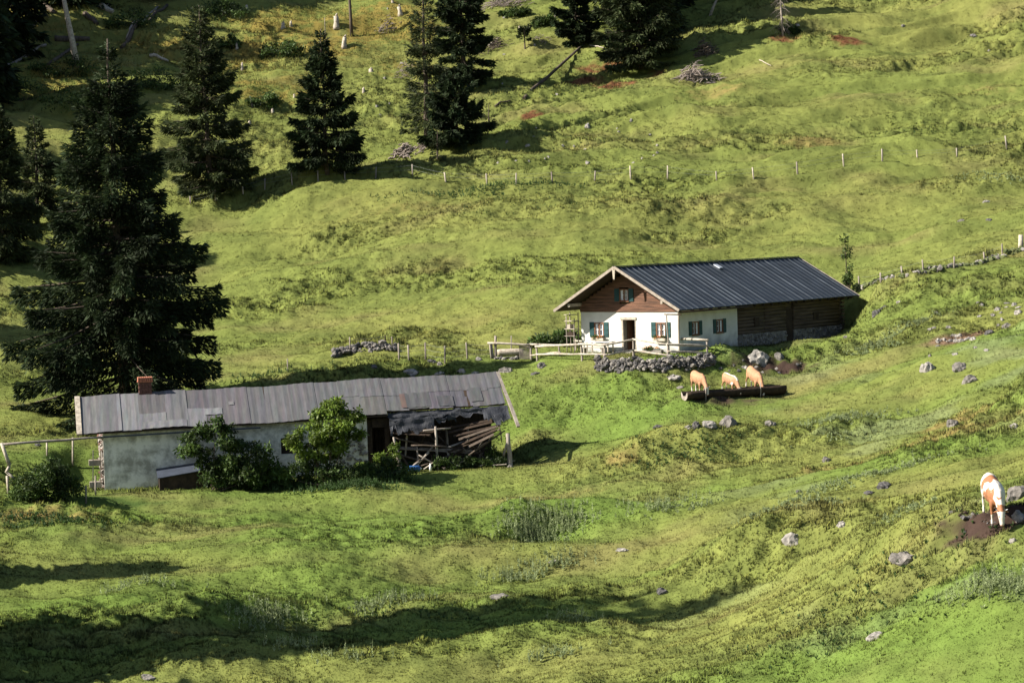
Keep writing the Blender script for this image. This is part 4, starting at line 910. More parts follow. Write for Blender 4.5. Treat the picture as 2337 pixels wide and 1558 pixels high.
RK = [(1510,1353,36,22,'dark boulder on the shaded slope near the bottom centre','darkstone'),(1140,1366,56,18,'low half grassed pale rock just above the long dark shadow band','stone'),
 (1812,1236,58,38,'jagged pale grey rock right of the centre foreground','palestone'),(1922,1198,28,16,'small rounded pale rock between the jagged rock and the near cow','palestone'),
 (2062,1278,66,30,'flat grey boulder below the muddy hollow of the near cow','stone'),(2003,1455,56,24,'low pale rock near the bottom right','palestone'),
 (2018,1112,38,24,'dark pointed rock on the right pasture, the right of two','darkstone'),(1985,1126,36,12,'flat dark rock beside the dark pointed rock','darkstone'),
 (1886,1052,24,18,'small dark rock with pale left face on the mid right pasture','stone'),(1824,1122,18,9,'small dark stone with a reddish patch of earth beside it','darkstone'),
 (1662,974,52,44,'largest grey outcrop boulder below the log trough','stone'),(1618,974,44,24,'middle stone of the outcrop below the log trough','palestone'),(1590,976,26,26,'small dark stone of the outcrop below the log trough','darkstone'),(1572,977,26,14,'leftmost pale stone of the outcrop below the log trough','palestone'),
 (1504,975,30,11,'flat dark stone left of the outcrop below the log trough','darkstone'),(1756,970,38,18,'grey stone half in grass right of the outcrop','stone'),
 (1730,826,68,48,'big pale boulder beside the mud in front of the farmhouse side wall','palestone'),(1778,818,30,24,'smaller pale boulder right of the big boulder by the farmhouse','stone'),(1700,842,24,14,'small pale stone at the foot of the big boulder by the farmhouse','palestone'),
 (2118,846,42,34,'round pale boulder on the right pasture','palestone'),(2192,842,40,28,'dark topped grey boulder right of the round pale boulder','stone'),(2218,870,46,26,'lichen covered boulder below the dark topped boulder','stone'),
 (2300,748,28,20,'grey boulder near the right edge above the scree patch','stone'),(2325,716,24,18,'pale stone near the right edge above the grey boulder','palestone'),(2277,708,18,14,'small pale stone on the right slope','palestone'),(2258,762,30,16,'dark stone next to the scree patch','darkstone'),(2190,768,24,12,'flat slab on the scree patch','palestone'),(2222,775,20,12,'rounded stone at the right end of the scree patch','palestone'),
 (2122,754,12,10,'little stone left of the scree patch','palestone'),(2002,718,26,22,'dark boulder in the shadow beyond the farmhouse','darkstone'),(2020,702,22,10,'low dark stone above the farmhouse shadow','darkstone'),(2052,690,16,8,'small pale stone above the farmhouse shadow','palestone'),(2252,800,16,8,'tiny pale stone on the right pasture below the scree','palestone'),
 (936,853,54,18,'pale wide rock behind the barn ridge, leftmost of the row','palestone'),(1004,853,28,10,'low pale rock behind the barn ridge, second of the row','palestone'),(1054,850,26,16,'slanted pale rock behind the barn ridge, third of the row','palestone'),(1085,852,20,9,'small pale rock behind the barn ridge, fourth of the row','palestone'),(1155,848,38,18,'dark rock at the top of the barn verge','stone'),
 (1236,838,28,20,'grey rock under the left corral post','stone'),(1222,854,30,10,'low dark rock below the grey corral rock','darkstone'),(1092,822,18,14,'pale rock between the last wire post and the corral','palestone'),(852,838,20,12,'dark stone in the shade left of the pale rocks','darkstone'),
 (985,828,30,14,'dark stone at the foot of the wire fence, the left one','darkstone'),(1004,832,20,12,'dark stone at the foot of the wire fence, the right one','stone'),
 (1536,862,44,14,'flat slab below the dry stone wall','palestone'),(1552,886,24,10,'brownish stone left of the cows','stone'),
 (1341,290,18,16,'pale rock on the crest of the upper mound','palestone'),(1341,374,14,12,'pale rock on the slope below the upper crest','palestone'),(1205,333,16,8,'small rock on the left part of the upper mound','palestone'),(1157,325,12,9,'small grey rock at the left of the upper mound','stone'),(1440,276,10,10,'small white rock on the upper right of the mound','palestone'),(1500,350,10,8,'tiny grey rock on the terraced slope','stone'),
 (1820,55+4,12,8,'tiny pale rock near the top shadow','palestone'),(2222,84,18,12,'grey rock on the top right slope','stone'),(2060,60,14,8,'small rock at the edge of the top shadow','stone'),(2258,117,10,7,'little pale rock on the top right slope','palestone'),
 (2252,462,20,9,'small pale stone on the right meadow','palestone'),(2195,505,24,9,'flat tan stone on the right meadow','stone'),(2258,503,18,8,'flat dark stone on the right meadow','darkstone'),
 (2176,970,34,22,'dark rock with white marks near the dry patch on the right','stone'),(2316,975,30,16,'pale rock on the dry patch at the right edge','palestone'),
 (2322,1135,56,46,'big grey boulder behind the near cow at the right edge','stone'),(2325,1185,40,36,'pale rounded boulder beside the head of the near cow','palestone'),(2313,1236,22,16,'small white stone below the near cow','palestone'),(2202,1215,12,9,'small pale stone at the lower rim of the mud','palestone'),
 (1420,1256,34,10,'flat pale stone on the centre pasture','palestone'),(1265,1282,34,10,'flat stone among the dry weeds','stone'),(335,1548,44,16,'pale rock in the shade at the bottom left','stone'),
 (1165,1066,18,10,'grey stone at the foot of the collapsed barn corner','stone'),(610,1092,26,8,'flat pale stone in the nettles before the barn','palestone'),(85,1017,20,9,'dark stone on the grass left of the barn','darkstone'),(2285,715,12,9,'small stone on the right slope beside its twin','stone'),
 (1930,770,14,8,'small stone in the farmhouse shadow','stone')]
for i, (px, py, wp, hp, lab, m) in enumerate(RK): rock(px, py, wp, hp, lab, m, seed=i + 3)
random.seed(77)
for k in range(18):
    q = (random.uniform(2120, 2330), random.uniform(690, 815)); rock(q[0], q[1], random.uniform(8, 20), random.uniform(6, 12), 'small stone scattered on the grass around the scree patch on the right slope', random.choice(('palestone', 'stone')), seed=200 + k, group='small stones around the scree patch')
for k in range(34):
    q = (random.uniform(1100, 1500), random.uniform(285, 385)) if k < 18 else (random.uniform(850, 1300), random.uniform(20, 330)); rock(q[0], q[1], random.uniform(5, 11), random.uniform(4, 8), 'tiny pale stone strewn over the bumpy upper slope', 'palestone', seed=230 + k, group='tiny stones on the upper slope')
for k in range(14):
    q = (random.uniform(1640, 1840), random.uniform(815, 860)); rock(q[0], q[1], random.uniform(7, 16), random.uniform(5, 10), 'small stone in the trodden earth below the farmhouse side wall', random.choice(('palestone', 'darkstone')), seed=270 + k, group='small stones in the trodden earth by the farmhouse')
def stone_heap(name, label, cat, line, n, rmin, rmax, hgt, dep, seed, mats=('stone', 'darkstone', 'palestone'), wts=None, moss=0):
    random.seed(seed); pts = [drop(*q) for q in line]; org = Vector(pts[0]); root = empty(name, org, 0, label, cat); mb = MB()
    seg = [(b - a).length for a, b in zip(pts, pts[1:])]; tot = sum(seg)
    for _ in range(n):
        u = random.random() * tot; k = 0
        while u > seg[k] and k < len(seg) - 1: u -= seg[k]; k += 1
        p = pts[k].lerp(pts[k + 1], u / seg[k]); dy = random.uniform(-dep, dep) ; h = hgt * random.random() ** .8 * (1 - .5 * abs(dy) / dep)
        q = Vector((p.x, p.y + dy + dep, 0)); q.z = tz(q.x, q.y) * .5 + p.z * .5 + h
        k0 = len(mb.f); stones_on(mb, lambda: (q - org, 0), 1, rmin, rmax, 0); mi = random.choices(range(len(mats)), wts or [1] * len(mats))[0]
        for j in range(k0, len(mb.f)): mb.mi[j] = mi
    mb.build('stonework', list(mats), root); return root
stone_heap('dry_stone_wall', 'low dry stone wall of dark and pale stones under the yard fence', 'wall', [(1362,848),(1420,850),(1500,852),(1570,848),(1632,838)], 1100, .06, .24, .80, .35, 3, wts=(4, 5, 2))
stone_heap('stone_heap', 'dark heap of stones left of the wire fence above the barn', 'stone heap', [(760,818),(800,808),(860,800),(905,803)], 240, .10, .28, .45, .5, 4, wts=(2, 5, 0.5))
stone_heap('stone_wall', 'mossy tumbled stone wall running right from the farmhouse corner', 'wall', [(1955,665),(2000,650),(2060,636),(2120,624),(2160,614),(2250,600),(2337,572)], 420, .08, .28, .28, .45, 5, mats=('stone', 'palestone', 'moss'), wts=(2, 1.2, 7))
stone_heap('scree', 'patch of loose brown and pale stones on the right slope', 'stone heap', [(2140,783),(2180,780),(2225,774)], 130, .06, .16, .10, .45, 6)
stone_heap('mud_stones', 'loose dark clods and stones trodden into the mud by the near cow', 'stones', [(2190,1175),(2240,1190),(2300,1205)], 150, .04, .16, .03, .9, 9, mats=('darkstone','stone','darkwood'), wts=(3,1,4))
stone_heap('stone_heap', 'row of dark stones under the log trough of the corral', 'stone heap', [(1128,820),(1180,822)], 45, .08, .16, .15, .2, 8)
random.seed(21)

# ------------------------------------------------------------------ the cows' trough
a = drop(1562, 914); b = drop(1788, 898); d = (b - a); L_ = d.length; ang = math.atan2(d.y, d.x)
tro = empty('hollow_log_trough', a, ang, 'long dark hollowed log trough with three cows behind it', 'trough'); sl_ = d.z
mb = MB(); N = 14; OR = .36
for i in range(N + 1):
    t = i / N; x = t * L_; r = OR * (1 + .12 * t) * (1 + .03 * math.sin(i * 2.1))
    prof = [(math.cos(an), math.sin(an)) for an in [math.pi * .86 + k * (math.pi * 1.28) / 9 for k in range(10)]] + [(.62, .15), (.4, -.25), (-.4, -.25), (-.62, .15)]
    for (py_, pz_) in prof: mb.v.append((x, py_ * r, OR * 1.0 + pz_ * r + sl_ * t))
K = 14
for i in range(N):
    for j in range(K): q = i * K + j; q2 = i * K + (j + 1) % K; mb.face((q, q2, q2 + K, q + K), 0, j < 9)
mb.face(list(range(K))[::-1], 1); mb.face([N * K + j for j in range(K)], 1)
mb.build('log', ['darkwood', 'deadwood'], tro)
mb = MB(); mb.box(.02, L_ - .02, -OR * .5, OR * .5, 0.25, .27); mb.build('trough_bottom', 'darkwood', tro)
for x in (1.25, L_ * .73):
    mb = MB(); mb.tube([(x, -.36, -.2), (x + .02, -.38, .78)], .04, 6); mb.build('stake', 'deadwood', tro)

# ------------------------------------------------------------------ cows
def cow(label, loc, rz, scale, pal, seed, head=(1.28, -.0, .55), slope=0., lie=0.):
    """one continuous hide: lofted trunk, neck, head, legs, tail fused by a voxel remesh"""
    mb = MB()
    def loft(rings, n=16):
        k0 = len(mb.v)
        for (c, ry, rz_, ax) in rings:
            c = Vector(c); ax = Vector(ax).normalized(); s = Vector((0, 1, 0)); s = (s - ax * s.dot(ax)).normalized(); u = ax.cross(s) * -1
            for j in range(n):
                a = 2 * math.pi * j / n; ca, sa = math.cos(a), math.sin(a)
                mb.v.append(tuple(c + s * ry * ca + u * rz_ * sa))
        for i in range(len(rings) - 1):
            for j in range(n): a = k0 + i * n + j; b = k0 + i * n + (j + 1) % n; mb.face((a, b, b + n, a + n))
        mb.face([k0 + j for j in range(n)][::-1]); k = k0 + (len(rings) - 1) * n; mb.face([k + j for j in range(n)])
    X = (1, 0, 0)
    loft([((-.86, 0, 1.10), .12, .14, X), ((-.80, 0, 1.08), .22, .27, X), ((-.62, 0, 1.04), .30, .36, X), ((-.30, 0, .99), .33, .36, X), ((.05, 0, .95), .36, .39, X), ((.35, 0, .96), .33, .39, X), ((.60, 0, .98), .27, .37, X), ((.78, 0, .98), .20, .30, X), ((.88, 0, .97), .12, .2, X)])
    loft([((-.78, 0, 1.28), .10, .10, X), ((-.5, 0, 1.31), .13, .09, X), ((-.1, 0, 1.27), .13, .08, X), ((.3, 0, 1.27), .11, .09, X), ((.55, 0, 1.31), .09, .08, X), ((.7, 0, 1.25), .07, .08, X)])
    hd = Vector(head); nb = Vector((.68, 0, 1.08)); dn = (hd - nb)
    loft([(nb, .18, .30, dn), (nb + dn * .35, .145, .24, dn), (nb + dn * .7, .12, .18, dn), (hd, .115, .14, dn)])
    hv = Vector((.42, 0, -.91)).normalized(); 
    hs = [(0, .12, .13), (.10, .125, .145), (.22, .11, .13), (.34, .085, .10), (.44, .078, .085), (.50, .05, .055)]
    loft([(hd + hv * (t - .04), ry, rz_, hv) for t, ry, rz_ in hs])
    for s in (-1, 1): loft([(hd + Vector((-.02, s * .10, .02)), .035, .03, (0, s, -.1)), (hd + Vector((-.05, s * .18, .01)), .05, .02, (0, s, -.1)), (hd + Vector((-.06, s * .27, -.02)), .018, .012, (0, s, -.1))], 8)
    st = [random.uniform(-.08, .08) for _ in range(4)]
    for k, (x, s) in enumerate(((.58, -1), (.58, 1), (-.62, -1), (-.62, 1))):
        o = st[k]; z0 = -.06
        if x > 0: pts = [((x, .17 * s, .86), .10, .17), ((x + .02, .18 * s, .66), .085, .11), ((x + .0 + o * .3, .17 * s, .47), .055, .065), ((x + .01 + o * .4, .165 * s, .42), .058, .066), ((x - .01 + o * .7, .16 * s, .20), .036, .04), ((x + o, .16 * s, .09), .045, .05), ((x + .03 + o, .16 * s, z0), .055, .068)]
        else: pts = [((x, .16 * s, .92), .12, .24), ((x + .05, .18 * s, .74), .10, .17), ((x + .0 + o * .3, .17 * s, .58), .065, .09), ((x - .12 + o * .5, .165 * s, .48), .05, .065), ((x - .10 + o * .7, .16 * s, .26), .036, .042), ((x - .06 + o, .16 * s, .10), .045, .052), ((x - .03 + o, .16 * s, z0), .055, .068)]
        sc = 1 - lie; pts = [((p[0], p[1], p[2] if p[2] > .85 else p[2]), a, b) for p, a, b in pts]
        loft([(p, a, b, (0, 0, -1)) for p, a, b in pts], 10)
    loft([((-.84, 0, 1.24), .035, .035, (-.6, 0, -.8)), ((-.93, .01, 1.05), .028, .028, (-.1, 0, -1)), ((-.95, .02, .75), .022, .022, (0, 0, -1)), ((-.96, .03, .55), .04, .04, (0, 0, -1)), ((-.95, .03, .38), .015, .015, (0, 0, -1))], 8)
    me = bpy.data.meshes.new('c'); me.from_pydata(mb.v, [], mb.f); bm = bmesh.new(); bm.from_mesh(me); bmesh.ops.recalc_face_normals(bm, faces=bm.faces); bm.to_mesh(me); bm.free()
    tmp = bpy.data.objects.new('c', me); C.objects.link(tmp)
    md = tmp.modifiers.new('r', 'REMESH'); md.mode = 'VOXEL'; md.voxel_size = .022; md.use_smooth_shade = True
    m2 = tmp.modifiers.new('s', 'SMOOTH'); m2.factor = .6; m2.iterations = 5
    dg = bpy.context.evaluated_depsgraph_get(); nm = bpy.data.meshes.new_from_object(tmp.evaluated_get(dg)); bpy.data.objects.remove(tmp); bpy.data.meshes.remove(me)
    o = bpy.data.objects.new('cow', nm); C.objects.link(o); nm.materials.clear(); nm.materials.append(M['cow'])
    n = len(nm.vertices); co = np.empty(n * 3, np.float32); nm.vertices.foreach_get('co', co); co = co.reshape(-1, 3)
    ca = nm.color_attributes.new('Col', 'FLOAT_COLOR', 'POINT'); tan = np.array((.38, .195, .10)) if pal != 'pied' else np.array((.30, .12, .05)); wh = np.array((.56, .50, .43)); c = np.ones((n, 4), np.float32)
    hdn = np.array(hd)
    nz = np.array([mnoise.noise(Vector((float(x) * 1.3 + seed, float(y) * 1.6, float(z) * 1.3))) for x, y, z in co]); nz2 = np.array([mnoise.noise(Vector((float(x) * 7, float(y) * 7, float(z) * 7 + seed))) for x, y, z in co])
    white = (co[:, 2] < .34 + .06 * nz2)
    t = (co - hdn) @ np.array(hv); dist = np.linalg.norm((co - hdn) - np.outer(t, np.array(hv)), axis=1); white |= (t > -.02) & (dist < .16) & (co[:, 0] > .9)
    if pal == 'tan': white |= (nz > .62)
    elif pal == 'stripe': white |= (np.abs(co[:, 1]) < .10) & (co[:, 2] > 1.1) | (nz > .35)
    elif pal == 'pied': white |= (nz + .35 * nz2 > .06) | (co[:, 0] < -.45)
    wf = white[:, None]; hoof = (co[:, 2] < .05)[:, None]
    c[:, :3] = np.where(wf, wh, tan) * (1 + .22 * nz2[:, None] + .18 * nz[:, None]); c[:, :3] = np.where(hoof, np.array((.08, .06, .05)), c[:, :3])
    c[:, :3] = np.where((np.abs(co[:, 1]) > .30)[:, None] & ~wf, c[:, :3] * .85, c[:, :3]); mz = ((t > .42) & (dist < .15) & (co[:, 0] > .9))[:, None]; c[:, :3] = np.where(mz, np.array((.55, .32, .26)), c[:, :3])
    ca.data.foreach_set('color', c.ravel())
    o.location = loc; o.rotation_euler = (0, slope, rz); o.scale = (scale,) * 3
    for s in (-1, 1):
        h_ = MB(); h_.tube([hd + Vector((.0, s * .09, .06)), hd + Vector((.02, s * .16, .09)), hd + Vector((.07, s * .20, .13))], [.022, .016, .006], 6); h_.build('horn', 'muntin', o)
        e_ = MB(); q = hd + hv * .13 + Vector((.07, s * .098, .02)); e_.tube([q - Vector((0, .018, 0)), q + Vector((0, .018, 0))], .018, 8); e_.build('eye', 'darkwood', o)
    return tag(o, label, 'cow', 'brown and white cows')
def cow_at(px, py, back, rz, sc, label, pal, seed, **k):
    p = drop(px, py); d = Vector((math.cos(rz), math.sin(rz), 0)); q = p - d * back
    q.z = (tz(q.x + d.x * .6, q.y + d.y * .6) + tz(q.x - d.x * .6, q.y - d.y * .6)) / 2 + .03
    sl = math.atan2(tz(q.x - d.x * .6, q.y - d.y * .6) - tz(q.x + d.x * .6, q.y + d.y * .6), 1.2)
    return cow(label, q, rz, sc, pal, seed, slope=sl, **k)
cow_at(1609, 908, .95, R(-70), .92, 'plain tan cow with pale face drinking at the left end of the dark log trough', 'tan', 1)
cow_at(1684, 903, .9, R(-62), .80, 'smaller tan cow with a white back in the middle behind the dark log trough', 'stripe', 5)
cow_at(1736, 902, 1.0, R(-70), .95, 'largest tan cow with a white face at the right behind the dark log trough', 'tan', 9)
cow_at(2278, 1210, .9, R(-88), 1.13, 'white and brown patched cow grazing in the mud at the right edge', 'pied', 3, head=(1.2, 0, .62))

# ------------------------------------------------------------------ trees
def base(px, py, Y=None):
    b = drop(px, py) if Y is None else P(px, py, Y)
    if Y is not None: b.z = tz(b.x, b.y)
    return b
b_ = base(284, 885, 149.5); spruce('big dark spruce behind the barn at the left', None, b_, (ray(248, 80) * b_.y).z - b_.z, 7.5, 95000, 1, lean=(-.25, 0), droop=.50, hang=.95, start=.01, shape=.80, el=(.42, .11), nb=165)
G = 'spruces on the upper slope'
def sp(px, py, top, Rb, n, seed, label, Y=None, **k):
    b = base(px, py, Y); h = (ray(px, top) * b.y).z - b.z; return spruce(label, G, b, h, Rb, n, seed, **k)
sp(482, 442, 8, 4.0, 30000, 2, 'tall grey green spruce between the big spruce and the slender one', mk='spruce_light', lean=(-.5, 0), droop=.3, shape=.62, el=(.5, .11))
sp(746, 392, 62, 3.9, 26000, 3, 'slender pointed spruce standing free above the meadow', lean=(-.1, 0), droop=.25, shape=.9, el=(.5, .12))
sp(975, 322, -60, 2.3, 11000, 4, 'thin pale spruce at the top centre left of the dense dark one', mk='spruce_light', droop=.2, shape=.5, el=(.45, .09))
sp(1058, 195, -150, 3.1, 30000, 5, 'dense dark tall spruce at the top centre behind the bushy one', droop=.35, shape=.5)
sp(1042, 322, 170, 3.3, 18000, 6, 'short bushy dark spruce in front of the tall dense one', droop=.15, shape=.55, start=.0, el=(.5, .15))
sp(1315, 102, -90, 2.2, 20000, 7, 'dark bushy spruce at the top edge left of the broad one', droop=.25, shape=.4, el=(.5, .15), start=0)
sp(1462, 154, -230, 4.6, 38000, 8, 'broad olive green spruce at the top edge', mk='spruce_light', droop=.2, shape=.5, el=(.55, .15), start=0)
sp(4, 590, 232, 3.7, 24000, 9, 'dark spruce at the left edge beside the big spruce', mk='spruce_light', droop=.45, hang=.6, shape=.7)
sp(88, 520, 262, 2.8, 10000, 10, 'smaller spruce half hidden between the left edge and the big spruce', mk='spruce_light', droop=.3, shape=.8)
sp(1000, 365, 300, 1.0, 1500, 11, 'tiny pale spruce left of the woodpile', mk='spruce_light', el=(.3, .08), start=0)
sp(1116, 295, 235, .9, 1000, 12, 'small sparse spruce right of the bushy spruce', mk='spruce_light', el=(.3, .06), start=0)
sp(1197, 112, 60, .9, 1300, 14, 'small umbrella shaped pine on the top slope', droop=0, shape=.3, el=(.3, .1), start=.4, name='pine_tree')
# trees beyond the frame whose shadows lie on the pasture
for (x, y, h, r, s) in [(-27.5,97.5,30,3.2,31),(-27.5,91.5,13,3,33),(-32.5,112.5,11.5,1.8,35),(-36,98.5,34,3.6,38),
      (-53,212,22,5,41),(-62,228,26,5,42),(-57,240,24,5,45),(-55,252,26,5,46),(-47,262,22,5,47),(-50,233,20,4,42),(-38,267,18,4,48),(-50,246,22,4,49),
      (17,268,20,5,51),(24,272,22,5,52),(31,270,20,5,53),(4,275,18,5,54),(15.2,252,19,4,55),(11.5,256,20,4,56),(17.0,262,18,4,57),(-52,186,20,5,44),(-50,168,20,4,50)]:
    spruce('tall dark spruce at the border of the pasture, partly or wholly outside the view', 'spruces at the borders of the pasture', (x, y, tz(x, y)), h, r, 4500, s, el=(1.2, .42), shape=.7)
# dead trees, snags
def snag(px, py, top, r, label, nbr=0, dx=0, m='deadwood'):
    b = drop(px, py); h = (ray(px, top) * b.y).z - b.z; root = empty('dead_tree', b, 0, label, 'tree'); mb = MB(); l_ = dx / FPX * b.y
    mb.tube([(0, 0, -.3), (l_ * .3, 0, h * .3), (l_ * .7, 0, h * .7), (l_, 0, h)], [r * 1.25, r, r * .85, r * .6], 8, jit=.1); mb.build('trunk', m, root)
    if nbr:
        br = MB()
        for k in range(nbr):
            z = h * (.12 + .86 * k / nbr); a = k * 2.4; l = (1.5 - .9 * z / h) * random.uniform(.6, 1.1)
            e = Vector((math.cos(a) * l, math.sin(a) * l, -.55 * l)); br.tube([Vector((l_ * z / h, 0, z)), Vector((l_ * z / h, 0, z)) + e * .5 + Vector((0, 0, .12)), Vector((l_ * z / h, 0, z)) + e], [.035, .022, .01], 4, cap=False)
            for q in range(4): s0 = Vector((l_ * z / h, 0, z)) + e * (.35 + .17 * q); br.tube([s0, s0 + Vector((random.uniform(-.25, .25), random.uniform(-.2, .2), -.35))], [.014, .005], 3, cap=False)
        br.build('branches', 'brush', root)
    return root
snag(1787, 82, -60, .10, 'dead grey spruce with drooping bare twigs at the top edge', 46, -6)
snag(176, 150, -40, .28, 'pale bare trunk standing at the top left', 0, -30, 'palewood'); snag(803, 82, -60, .17, 'straight brown pole trunk at the top left of centre', 0, -4, 'bark'); snag(66, 42, -40, .2, 'short dead trunk in the top left corner', 0, -8)
snag(743, 98, 40, .04, 'thin dead stem left of the tall white stump', 0, 0)
snag(1618, 36, -40, .14, 'leaning pale dead trunk beside the broad spruce at the top', 0, 40, 'palewood')
def logg(x0, y0, x1, y1, r, label, m='deadwood', name='fallen_log', lift=.12, cat='log'):
    a = drop(x0, y0); b = drop(x1, y1); root = empty(name, a, 0, label, cat); mb = MB(); n = 8; pts = []
    for i in range(n + 1): q = a.lerp(b, i / n); pts.append(Vector((q.x, q.y, max(q.z, tz(q.x, q.y)) + lift)) - a)
    mb.tube(pts, [r * (1 - .4 * i / n) for i in range(n + 1)], 7, jit=.08); mb.build('log', m, root)
    if r > .15:
        br = MB()
        for k in range(6): p_ = pts[1 + k]; br.tube([p_, p_ + Vector((random.uniform(-.5, .5), random.uniform(-.3, .1), random.uniform(.1, .5)))], [.03, .01], 4)
        br.build('branch_stub', m, root)
    return root
logg(0, 167, 104, 106, .26, 'grey fallen log rising from the left edge'); logg(18, 132, 92, 42, .2, 'thin curved log above the left edge log', 'bark'); logg(278, 112, 382, 14, .26, 'dark fallen log, the lower of two parallel ones', 'bark'); logg(290, 92, 360, 18, .18, 'grey fallen log, the upper of two parallel ones')
logg(342, 130, 384, 143, .2, 'short pale log right of the big spruce tip', 'palewood'); logg(110, 150, 178, 104, .2, 'dark log behind the pale bare trunk', 'bark'); logg(0, 60, 22, 28, .2, 'dark log in the top left corner', 'bark')
logg(1196, 228, 1334, 102, .19, 'long thin fallen trunk running down the upper slope', 'bark'); logg(1345, 106, 1378, 112, .07, 'thin bent branch at the top of the long fallen trunk', 'palewood')
logg(1733, 140, 1760, 153, .05, 'thin pale stick on the upper right slope', 'palewood'); logg(1130, 245, 1165, 232, .1, 'short dark log in line with the long fallen trunk', 'bark'); logg(960, 345, 985, 325, .12, 'split log behind the woodpile', 'palewood')
logg(230, 18, 258, 30, .4, 'pale broken trunk piece at the top left', 'palewood'); logg(125, 92, 205, 92, .4, 'dark upturned root plate across the bare trunk', 'bark'); logg(195, 35, 222, 58, .35, 'dark stump of a broken tree at the top left', 'bark'); logg(90, 10, 125, 32, .4, 'dark uprooted trunk near the top left', 'bark')
logg(1115, 108, 1140, 90, .12, 'pale twisted root on the brown brush patch', 'palewood')
def stump(px, py, wpx, hpx, label, m='palewood'):
    b = drop(px, py); s = FPX / b.y; r = wpx / s * .38; h = hpx / s * .85; root = empty('tree_stump', b, 0, label, 'tree stump', 'stumps on the upper slope')
    mb = MB(); tx, ty = random.uniform(-.15, .15) * h, random.uniform(-.1, .1) * h; mb.tube([(0, 0, -.3), (0, 0, .05), (tx * .3, 0, h * .4), (tx, ty, h * .85)], [r * 1.35, r * 1.05, r * .8, r * .72], 9, jit=.16); mb.build('trunk', m, root)
    mb = MB(); mb.tube([(tx, ty, h * .85 + .002), (tx + r * .25, ty, h * 1.0), (tx + r * .5, ty, h * 1.1)], [r * .6, r * .3, r * .05], 6, jit=.5); mb.build('splintered_top', 'palewood' if random.random() < .5 else 'deadwood', root)
SL = [(768,62,18,34,'tall white splintered stump at the top left of centre'),(646,64,14,16,'pale stump, left of a pair near the top'),(664,60,10,14,'pale stump, right of a pair near the top'),(541,112,9,16,'thin pale stump right of the tall grey spruce'),(553,158,9,17,'upright pale stump below the thin one'),
 (575,242,8,16,'small stump beside the tall grey spruce'),(570,284,9,10,'low stump near the foot of the grey spruce'),(622,256,10,10,'white stump left of the slender spruce'),(563,22,10,12,'small grey stump at the top'),(914,34,14,26,'white stump at the top centre'),(896,6,8,14,'little stump at the very top'),
 (785,106,16,28,'broad pale stump under the brown pole trunk'),(847,166,16,12,'low broken stump on the grass'),(830,210,10,12,'small pale stump near dead twigs'),(1187,66,10,8,'tiny pale stump on the top slope'),(672,222,8,9,'tiny white stump left of the slender spruce tip'),(1267,42,8,8,'tiny stump beside the dark bushy spruce')]
for a_ in SL: stump(*a_)
def brush(px, py, wpx, hpx, n, label, name='brush_pile', m='brush', seed=1, thick=.03, cat='brush pile'):
    random.seed(seed); b = drop(px, py); s = FPX / b.y; wx = wpx / s / 2; hz = hpx / s; root = empty(name, b, 0, label, cat); mb = MB()
    for _ in range(n):
        x = random.gauss(0, wx * .4); y = random.gauss(.5, .4); z = abs(random.gauss(0, hz * .35)) * max(.2, 1 - abs(x) / wx); a = random.gauss(.5, .7); l = random.uniform(.3, 1.0) * wx * .6; e = random.gauss(.15, .35)
        c = Vector((x, y, tz(b.x + x, b.y + y) - b.z + z + .05)); d = Vector((math.cos(a) * math.cos(e), random.gauss(0, .4), math.sin(a) * .5 + math.sin(e) * .4)) * l
        mb.tube([c - d * .5, c + Vector((0, 0, random.uniform(-.05, .1))), c + d * .5], [thick, thick * 1.1, thick * .4], 4, cap=False)
    mb.build('branches', m, root)['kind'] = 'stuff'; return root
brush(1590, 186, 110, 44, 230, 'tangled heap of bare grey branches right of the broad spruce', seed=2, thick=.045); brush(1612, 128, 60, 36, 140, 'brown upturned root ball above the branch heap', seed=3, m='bark', name='root_ball', cat='root ball', thick=.05)
brush(918, 362, 60, 34, 160, 'leaning stack of split grey wood below the thin spruce pair', name='woodpile', seed=44, thick=.06, cat='woodpile'); brush(965, 345, 60, 18, 80, 'loose pale sticks right of the woodpile', seed=5, thick=.03)
brush(1120, 118, 90, 30, 110, 'brown brush and twigs on the shaded top slope', seed=6, m='bark'); brush(925, 178, 60, 34, 70, 'pale twigs on the grass left of the thin spruce', seed=7, thick=.025); brush(885, 75, 60, 20, 60, 'dead twigs below the white stump at the top centre', seed=8); brush(1150, 15, 150, 22, 120, 'scattered dead branches at the top centre', seed=9); brush(1235, 100, 60, 12, 20, 'few bare twigs beside the small pine', seed=12)
brush(640, 1096, 110, 8, 14, 'fallen branch lying in the nettles before the barn', name='fallen_branch', seed=13, thick=.05, cat='branch')
random.seed(33)

# ------------------------------------------------------------------ shrubs and tall weeds
p = base(480, 1090, 131.8); shrub('dark green elder bush against the white left part of the barn', p, [(0, .2, 2.5, 1.55, 1.0, 1.0), (1.6, .4, 1.6, 1.7, 1.0, 1.2), (.6, .2, .9, 1.4, .9, 1.0), (.5, 0, 3.35, .7, .6, .6), (2.9, .2, .7, 1.4, .9, .9), (1.4, .2, .5, 1.6, .9, .6)], 12500, .22, 3, 'leafdark', group='elder bushes in front of the barn')
p = base(750, 1095, 132.2); shrub('bright elder bush with visible stems in front of the barn middle', p, [(0, 0, 3.3, 1.5, 1.1, .95), (-1.2, 0, 2.5, 1.0, .9, .7), (.9, 0, 2.7, 1.0, .9, .7), (.4, .1, 4.1, .9, .8, .55), (1.3, 0, 3.7, .7, .7, .45), (-.3, 0, 1.9, 1.3, .8, .6)], 11000, .21, 4, 'leaf', stems=9, group='elder bushes in front of the barn', stem_to=.2)
